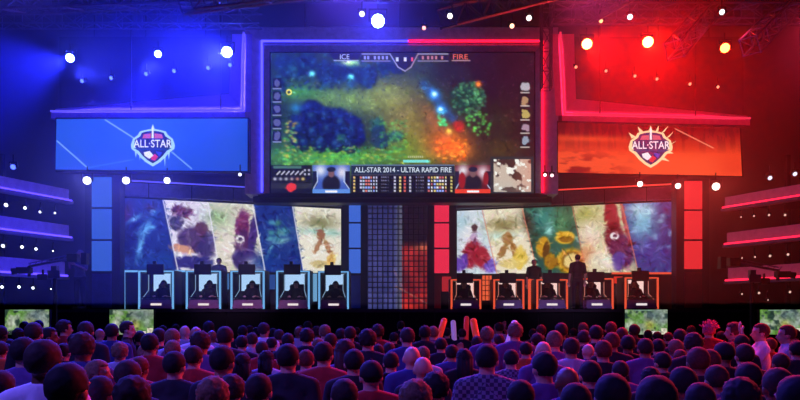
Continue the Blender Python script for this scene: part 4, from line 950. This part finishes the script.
# ------------------------------------------------------------------ camera cranes
def crane(px, py, d, side, lab):
    z = Z(py, d); x = X(px, d)
    t = empty('camera_crane', (x, d, 0), lab, 'camera crane')
    b = cone(new(), (x, d, .3), (x, d, z-.25), .06, .045, 12)
    for k in range(3): a_ = k*2*PI/3+.5; cone(b, (x, d, .75), (x+math.cos(a_)*.5, d+math.sin(a_)*.5, .03), .035, .03, 8)
    obj('tripod', b, DARK, t)
    p0 = Vector((x+side*.35, d+.25, z+.22)); p1 = Vector((x-side*.62, d-.1, z-.02)); b = new()
    cone(b, p0, p1, .035, .03, 8); cone(b, p0+Vector((0,0,.1)), p1+Vector((0,0,.08)), .014, .014, 6)
    for i in range(9): q = p0.lerp(p1, i/8); cone(b, q, q+Vector((.08,0,.1)), .01, .01, 5)
    obj('boom', b, mat('crane_metal', (130,130,150), .35, .4), t)
    b = bx(new(), tuple(p0), (.26, .2, .2)); bx(b, tuple(p0+Vector((side*.3, 0, -.02))), (.14, .18, .3)); obj('counterweight', b, DARK, t)
    b = bx(new(), tuple(p1+Vector((side*.02, 0, -.12))), (.06, .06, .26)); bx(b, tuple(p1+Vector((-side*.1, 0, -.1))), (.34, .16, .16)); cone(b, p1+Vector((-side*.25, 0, -.1)), p1+Vector((-side*.4, -.05, -.13)), .07, .085, 14)
    obj('camera', b, DARK, t)
    b = bx(new(), (x+.02, d-.1, z-.22), (.3, .05, .2)); bx(b, (x, d, z-.1), (.14, .14, .2)); obj('head', b, mat('crane_pale', (120,120,140), .4), t)
    b = bx(new(), (x-side*.3, d-.05, z-.28), (.24, .03, .15)); obj('monitor', b, BLACK, t); b = bx(new(), (x-side*.3, d-.01, z-.17), (.04, .04, .16)); obj('bracket', b, DARK, t)
crane(55, 266, 17.6, 1, 'camera crane with boom in front of the lowest left balcony tier')
crane(752, 270, 17.6, -1, 'dark camera crane with boom in front of the lowest right balcony tier')

# ------------------------------------------------------------------ the crowd (px, py of head, head width px, hair, hair colour, shirt, pose, turn in degrees, label)
HAIRW = {'short': 'short', 'long': 'long', 'curly': 'curly', 'cap': 'cap', 'spiky': 'spiky', 'bun': 'tied up', 'bald': 'bald'}
C = [
(45,361,31,'short','brown','white','down',-6,'person with round dark head and bright white shirt in the left foreground'),
(69,388,40,'short','black','dark','down',0,'largest black haired head at the bottom left of the crowd'),
(25,352,22,'short','dark','violet','down',0,'broad backed person in violet shirt left of the white shirted one'),
(2,386,24,'short','brown','pale','down',8,'head cut off by the left edge at the bottom corner'),
(1,334,13,'short','dark','dark','down',0,None),(1,350,15,'short','brown','orange','down',0,'person in orange red lit top at the left edge'),
(10,346,11,'short','dark','blue','down',0,None),(19,335,12,'curly','brown','red','down',0,None),(34,333,16,'short','brown','dark','down',10,None),
(50,336,14,'short','black','dark','down',-70,'person looking right, just right of the leftmost stage monitor'),
(65,328,13,'curly','brown','red','down',-50,'person in pinkish red shirt turned right, head high beside leftmost stage monitor'),
(64,352,14,'short','dark','dark','down',0,None),(83,347,24,'curly','brown','blue','down',0,'curly blue lit head in front of the black haired foreground head'),
(86,331,15,'short','brown','dark','down',0,None),(39,326,9,'short','dark','dark','down',0,None),(25,327,9,'short','dark','dark','down',0,None),
(100,334,10,'bald','grey','pale','down',0,None),(112,332,13,'short','dark','blue','down',12,None),(128,329,12,'short','brown','dark','down',-75,'brown haired person in profile before the second stage monitor'),
(140,338,12,'short','dark','dark','down',0,None),(120,352,18,'curly','fair','pale','down',0,'person in pale lavender shirt below the second stage monitor'),
(129,376,30,'short','brown','dark','down',-8,'large dark head with red lit right side, left foreground'),
(133,398,38,'curly','dark','dark','down',0,'head cropped by the bottom edge under the large red edged head'),
(101,393,25,'short','black','dark','down',0,'low black haired head at the bottom between two large ones'),
(99,373,11,'short','fair','pale','down',-80,'small pink lit face turned right in the left foreground'),
(145,353,13,'short','fair','pale','clap',0,'person in pink lit top with hands raised in mid crowd left'),
(175,365,25,'short','black','dark','down',0,'dark head and dark blue shoulders below the second blue booth'),
(150,344,17,'short','dark','red','down',0,'person in orange red lit shirt in the left half of the crowd'),
(159,337,14,'short','dark','dark','down',0,None),(173,338,15,'short','fair','pale','down',0,None),(185,332,11,'bald','grey','pale','down',0,None),
(196,334,13,'bald','grey','white','down',0,None),(209,328,11,'short','dark','dark','down',0,None),(212,336,11,'bald','grey','pale','down',0,None),
(173,350,17,'short','fair','violet','down',0,None),(201,343,22,'curly','brown','violet','down',0,'wide curly violet lit head in mid crowd left of centre'),
(194,357,20,'short','brown','red','down',0,'rose lit person in front of the curly violet head'),(140,368,12,'short','red','red','down',0,None),
(214,396,34,'curly','fair','violet','down',0,'violet haired head cropped by the bottom edge, left of centre'),
(223,361,28,'short','black','dark','down',0,'large black head with thin red right edge, left of centre'),
(225,337,18,'short','brown','dark','down',0,None),(243,363,16,'long','black','dark','down',0,'long black haired person left of centre'),
(242,343,13,'short','dark','dark','down',0,None),(252,340,12,'short','brown','pale','down',0,None),(243,332,10,'short','dark','dark','down',0,None),(250,331,9,'short','brown','dark','down',0,None),
(257,333,10,'short','dark','dark','down',0,None),(264,330,12,'short','brown','white','down',0,'person in bright pink lit white top in the far rows left of centre'),
(267,359,17,'long','black','pale','down',0,'person with dark hair over a lavender shirt left of centre'),
(273,334,10,'short','dark','dark','down',0,None),(279,336,11,'short','brown','dark','down',0,None),(288,358,25,'short','black','dark','down',0,'large black head with very broad dark shoulders at centre left'),
(259,390,22,'short','dark','dark','down',0,'dark head low in the foreground left of the broad shouldered one'),
(232,390,27,'curly','brown','blue','down',0,'blue violet head with red right side at the bottom edge'),
(324,354,20,'short','black','red','down',0,'dark rimmed head over a vivid orange red lit shirt'),(306,360,14,'short','red','red','down',0,None),
(288,341,13,'short','dark','dark','down',0,None),(307,337,15,'curly','dark','dark','down',0,None),(299,332,10,'bald','grey','pale','down',0,None),(317,332,10,'short','brown','dark','down',0,None),
(325,332,12,'short','fair','pale','down',0,None),(308,327,9,'short','dark','dark','down',0,None),(331,341,13,'short','brown','dark','down',0,None),(318,345,12,'short','fair','dark','down',0,None),
(341,335,11,'short','dark','dark','down',0,None),(350,334,12,'short','brown','dark','down',0,None),(357,332,8,'short','brown','dark','down',0,None),
(345,351,20,'long','brown','violet','down',0,'tall violet blue haired head beside the orange red shirt'),(354,362,22,'short','black','dark','down',0,None),
(344,396,30,'short','brown','blue','down',0,'blue lit shoulders at the bottom edge of the centre'),
(368,340,18,'curly','dark','dark','down',0,None),(378,332,13,'curly','brown','red','down',0,'curly person in pinkish red shirt below the lattice screen'),
(371,375,26,'cap','black','red','down',10,'person in dark cap with red lit side in the centre foreground'),
(401,326,8,'short','brown','dark','down',0,None),(407,337,16,'short','brown','blue','down',0,None),(412,357,20,'bald','grey','blue','down',0,'bald violet lit head behind the shinier bald head'),
(423,368,26,'bald','grey','dark','down',0,'shiny bald head with bright rim in the centre foreground'),
(436,388,34,'curly','dark','dark','down',0,'large dark curly head with red right side, bottom centre'),(416,400,30,'curly','fair','blue','down',0,'violet hair cropped by the bottom edge below the bald head'),
(425,333,12,'short','dark','dark','down',0,None),(433,333,11,'short','fair','violet','hold',0,'person holding an orange inflatable stick, far rows right of centre'),
(441,345,13,'short','dark','dark','down',0,None),(452,353,14,'short','dark','blue','clap',0,'person clapping with pinkish lit hands right of the bald head'),
(464,358,16,'long','black','black','down',0,'long black haired silhouette left of the checked shirt'),(462,334,9,'short','brown','dark','hold',0,'person holding inflatable sticks upright in the far rows'),
(477,343,12,'short','brown','dark','hold',0,'person holding an orange stick just left of the checked shirt'),(487,335,14,'curly','fair','violet','down',0,None),
(487,359,25,'short','black','check','down',0,'person in a checked shirt with large dark head'),(423,355,10,'short','fair','pale','down',0,None),
(499,341,12,'short','brown','dark','hold',0,'person holding a lavender inflatable stick right of centre'),(511,359,17,'short','black','check','down',0,'narrow dark head with red lit top right of the checked shirt'),
(515,332,15,'curly','fair','violet','down',0,'wide curly violet head in the far rows right of centre'),(526,350,14,'short','dark','orange','down',0,'person in orange lit top right of centre'),
(537,341,13,'short','brown','dark','down',0,None),(541,331,10,'short','red','dark','down',0,None),(554,341,17,'short','fair','violet','down',0,None),
(543,351,20,'bald','red','violet','down',0,'rose lit bald head directly behind the tall dark head'),(544,367,27,'short','black','violet','down',0,'tall dark head with blue edges right of centre foreground'),
(567,381,28,'bald','brown','blue','down',0,'bald head edged in blue in the right foreground'),(561,331,13,'short','brown','dark','down',0,None),(499.5,328,9,'short','brown','pale','clap',0,None),
(568,345,12,'short','brown','pale','down',0,None),(571,348,17,'short','brown','pale','down',0,None),(563,330,9,'short','brown','dark','down',0,None),(573,333,8,'short','brown','dark','down',0,None),
(583,329,10,'short','fair','dark','down',0,None),(584,338,13,'short','brown','dark','down',0,None),(596,334,14,'short','dark','dark','down',0,None),(611,329,11,'short','red','dark','down',0,None),
(612,342,16,'short','red','dark','down',0,None),(588,351,14,'bald','brown','blue','down',0,None),(603,351,24,'short','red','dark','down',0,'wide red rimmed head left of the third stage monitor'),
(622,335,12,'short','red','dark','down',0,None),(628,344,16,'short','dark','dark','down',0,None),(634,331,11,'short','brown','dark','down',0,'dark head cutting into the lower left of the third stage monitor'),
(645,348,18,'short','brown','violet','down',0,'violet rimmed head below the third stage monitor'),(658,347,14,'short','dark','dark','down',0,None),(668,338,8,'short','red','dark','down',0,None),
(680,337,13,'short','brown','dark','down',0,None),(691,331,9,'short','red','dark','down',0,None),(675,348,15,'short','fair','violet','down',0,None),(693,344,21,'curly','brown','dark','down',0,None),
(680,358,15,'short','red','dark','down',0,None),(698,361,26,'short','red','dark','down',0,None),(662,362,20,'short','dark','dark','down',0,None),
(709,330,12,'spiky','pink','red','down',0,'person with spiky pink red headdress between third and rightmost monitors'),
(733,331,14,'curly','red','red','down',60,'red haired person turned left, right of the spiky headdress'),(723,354,26,'cap','black','dark','down',0,None),(741,343,14,'short','brown','dark','down',0,None),
(744,355,20,'short','brown','dark','down',0,None),(760,332,14,'short','red','white','clap',75,'person in profile facing left at the left edge of rightmost monitor'),
(786,334,14,'short','red','pale','down',70,'person in pink lit pale shirt facing left before the rightmost monitor'),(770,345,12,'short','red','red','down',0,None),
(797,350,16,'short','black','dark','down',0,None),(780,363,20,'short','brown','blue','down',0,None),(709,362,26,'short','red','dark','down',0,None),
# continuing under the lower right corner
(590,374,26,'short','dark','dark','down',0,None),(620,371,24,'short','brown','violet','down',0,None),(612,396,36,'short','black','dark','down',0,None),(650,378,28,'curly','dark','dark','down',0,None),
(682,383,30,'short','black','blue','down',0,None),(656,401,38,'short','brown','dark','down',0,None),(716,379,28,'short','brown','violet','down',0,None),(748,378,28,'short','dark','dark','down',0,None),
(740,400,38,'curly','black','dark','down',0,None),(777,386,30,'short','brown','blue','down',0,None),(796,400,38,'short','black','dark','down',0,None),(700,401,38,'short','dark','pale','down',0,None),
(575,402,34,'short','dark','dark','down',0,None),(520,397,30,'short','dark','dark','down',0,'dark head low at the bottom edge right of the checked shirt'),(300,331,9,'short','dark','dark','down',0,None),
(163,331,9,'short','brown','dark','down',0,None),(176,329,8,'short','dark','dark','down',0,None),(394,338,10,'short','dark','dark','down',0,None),(447,333,9,'short','dark','dark','down',0,None),
(389,350,13,'short','brown','red','down',0,None),(391,362,17,'short','dark','dark','down',0,None),(74,341,12,'short','dark','dark','down',0,None),(533,334,9,'short','brown','dark','down',0,None),
(603,335,9,'short','dark','dark','down',0,None),(648,335,9,'short','dark','dark','down',0,None),(721,337,10,'short','dark','dark','down',0,None),(795,335,10,'short','dark','dark','down',0,None),
(272,344,12,'short','dark','dark','down',0,None),(262,349,12,'short','brown','red','down',0,None),(378,352,13,'short','dark','violet','down',0,None),(657,337,9,'short','dark','dark','down',0,None),
]
HW = .172
pts = []
for i, c in enumerate(C):
    px, py, w = c[:3]; w = max(w, 8)
    d = (.19 if c[3] == 'curly' else HW)*F/w
    zc = HC-(py-HY)/F*d
    if zc < 1.46: d = (HC-1.46)/(py-HY)*F
    if zc > 1.74: d = (HC-1.74)/(py-HY)*F
    pts.append([X(px, d), d, px, py])
# keep bodies apart by sliding along the line of sight only
order = sorted(range(len(C)), key=lambda i: pts[i][1])
for it in range(60):
    mv = 0
    for a_ in range(len(pts)):
        for b_ in range(a_+1, len(pts)):
            p, q = pts[a_], pts[b_]
            if abs(p[1]-q[1]) < .36 and abs(p[0]-q[0]) < .5:
                if p[1] > q[1]: p, q = q, p
                e = (.37-abs(p[1]-q[1]))/2
                p[1] -= e*.6; q[1] += e
                for r in (p, q): r[1] = max(2.45, min(17.5, r[1])); r[0] = X(r[2], r[1])
                mv = 1
    if not mv: break
ANC = [(25,'below the leftmost monitor'),(80,'left of the second monitor'),(131,'below the second monitor'),(178,'below the second blue booth'),(220,'below the gap left of the middle blue booth'),(262,'below the middle blue booth'),
       (300,'below the fourth blue booth'),(340,'below the rightmost blue booth'),(398,'below the lattice screen'),(455,'below the leftmost red booth'),(508,'below the second red booth'),(552,'below the middle red booth'),
       (597,'below the fourth red booth'),(646,'below the third monitor'),(705,'right of the third monitor'),(780,'below the rightmost monitor')]
auto = {}
for i, c in enumerate(C):
    if c[8] is None:
        row = 'back row' if c[1] < 334 else 'far rows' if c[1] < 341 else 'middle rows' if c[1] < 355 else 'near rows'
        anc = min(ANC, key=lambda t: abs(t[0]-c[0]))[1]
        hd = {'bald': 'bald person', 'cap': 'person in a black cap'}.get(c[3], 'person with %s %s hair' % (HAIRW[c[3]], c[4]))
        auto.setdefault('%s, %s %s' % (hd, row, anc), []).append(i)
LAB = {}
for k, v in auto.items():
    v.sort(key=lambda i: C[i][0])
    for j, i in enumerate(v):
        if len(v) == 1: LAB[i] = k
        elif len(v) == 2: LAB[i] = k+', '+('left' if j == 0 else 'right')
        else: LAB[i] = k+', '+['leftmost', 'second', 'third', 'fourth', 'fifth'][j]
HOLD = {}
for i, c in enumerate(C):
    x, d, px, py = pts[i]; zc = Z(py, d); s = zc/1.64
    rnd = random.Random(i*13+5); turn = c[7] if c[7] else rnd.uniform(-14, 14)
    o = person((x, d, 0), math.radians(turn), s, c[6], c[3], c[4], c[5], c[8] or LAB[i], 'standing audience', rnd.choice([0,0,0,1,2]))
    HOLD[(px, py)] = (x, d, s, math.radians(turn))
    if px in (452, 145): pass
def stick(holder, side, tilt, ytop, col, lab):
    x, d, s, rz = HOLD[holder]
    v = Vector((side*.115, .31, 1.3))*s; v.rotate(Matrix.Rotation(rz, 3, 'Z')); p = Vector((x, d, 0))+v+Vector((0, .06, 0))
    zt = Z(ytop, p.y); L = max(.35, zt-p.z+.16)
    t = empty('inflatable_stick', tuple(p), lab, 'inflatable stick', 'inflatable sticks held up in the crowd')
    dv = Vector((math.sin(tilt), 0, math.cos(tilt))); a0 = -dv*.14; b0 = dv*(L-.16)
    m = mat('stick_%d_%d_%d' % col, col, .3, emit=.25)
    b = cone(new(), a0, b0, .05, .05, 16); ell(b, tuple(a0), (.05,.05,.04), 2); ell(b, tuple(b0), (.05,.05,.04), 2)
    o = obj('tube', b, m, t, True); o.matrix_parent_inverse = Matrix()
    b = cone(new(), a0-dv*.06, a0-dv*.02, .018, .03, 8); o = obj('valve', b, m, t); o.matrix_parent_inverse = Matrix()
OR, LV, RD = (240,70,44), (214,160,250), (236,44,60)
stick((433,333), 1, .28, 319, OR, 'orange red inflatable stick leaning right, leftmost of the raised sticks')
stick((462,334), -1, -.06, 322, LV, 'pale lavender inflatable stick, left of the upright red one')
stick((462,334), 1, .03, 318, RD, 'upright red inflatable stick beside the lavender one')
stick((477,343), 1, -.2, 320, OR, 'orange inflatable stick leaning left, above the checked shirt')
stick((499,341), 1, .3, 321, LV, 'pale lavender inflatable stick leaning right, rightmost of the raised sticks')
pp = P(526, 329, 9.0)
# ------------------------------------------------------------------ haze
hb = box('haze', (0, 22.3, 8.4), (39, 18.6, 12.6), MATS['matte_black'])
tag(hb, 'thin stage haze catching the blue and red beams above the stage', 'haze', None, 'stuff')
hm_ = bpy.data.materials.new('haze'); hm_.use_nodes = True; nt = hm_.node_tree; nt.nodes.clear()
o_ = nt.nodes.new('ShaderNodeOutputMaterial'); v_ = nt.nodes.new('ShaderNodeVolumeScatter'); v_.inputs['Density'].default_value = .011; v_.inputs['Anisotropy'].default_value = .5
v_.inputs['Color'].default_value = (1,1,1,1); nt.links.new(v_.outputs[0], o_.inputs['Volume'])
hb.data.materials.clear(); hb.data.materials.append(hm_)

# ------------------------------------------------------------------ lamps
def area(name, loc, aim, size, col, power):
    l = bpy.data.lights.new(name, 'AREA'); l.size = size; l.energy = power; l.color = col
    o = bpy.data.objects.new(name, l); COL.objects.link(o); o.location = loc
    o.rotation_euler = (Vector(aim)-Vector(loc)).to_track_quat('-Z', 'Y').to_euler(); return o
# coloured washes on the crowd
def crowdspot(loc, aim, col, p, size=1.3): return spot(loc, aim, col, p, size, .9, .25)
crowdspot((-8, 14, 9.5), (-4, 5, 1.5), (.08, .06, 1), 6500)
crowdspot((-1, 15, 9.5), (0, 5, 1.5), (.14, .06, 1), 5000)
crowdspot((9, 14, 8), (3, 6, 1.5), (1, .03, .10), 4600)
crowdspot((4, 15, 9.5), (5, 7, 1.5), (1, .05, .3), 2000)
crowdspot((9, 10, 3.2), (-3, 5, 1.4), (1, .06, .02), 800, 1.4)
crowdspot((-7, 1, 8), (-3.5, 6, 1.2), (.15, .10, 1), 2600)
crowdspot((1, 0, 9), (1, 7, 1.2), (.16, .06, 1), 700)
crowdspot((8, 2, 9), (5, 8, 1.2), (.8, .03, .45), 400)
# washes on the stage set
spot((-9, 17, 10), (-6, 23.5, 3.5), (.06, .06, 1), 1500, .9, .9, .2)
spot((9, 17, 10), (6, 23.5, 3.5), (1, .04, .14), 700, .9, .9, .2)
spot((-4, 15, 7), (-5, 21.5, 2.2), (.75, .4, 1), 1100, .55, .9, .2)
spot((4, 15, 7), (5, 21.5, 2.2), (.7, .45, 1), 900, .55, .9, .2)
spot((3, 12, 4), tuple(P(690, 30, 18)), (.06, .08, 1), 700, .35, .9, .1)
spot((5, 12, 4), tuple(P(768, 28, 18)), (.06, .08, 1), 700, .3, .9, .1)
spot((-12.5, 17, 3), (-14, 23, 9), (.02, .03, 1), 500, 1.2, .9, .1)

# ------------------------------------------------------------------ world and camera
w = bpy.data.worlds.new('World'); S.world = w; w.use_nodes = True
w.node_tree.nodes['Background'].inputs[0].default_value = (.0015, .0012, .006, 1); w.node_tree.nodes['Background'].inputs[1].default_value = 1
cam = bpy.data.cameras.new('Camera'); co = bpy.data.objects.new('Camera', cam); COL.objects.link(co)
co.location = (0, 0, HC); co.rotation_euler = (PI/2, 0, 0); cam.sensor_width = 36; cam.lens = 36*F/800; cam.shift_y = (HY-200)/800; cam.clip_end = 200
S.camera = co
vs = S.view_settings; vs.view_transform = 'Standard'; vs.look = 'None'; vs.gamma = 1; vs.exposure = 0; vs.use_curve_mapping = False
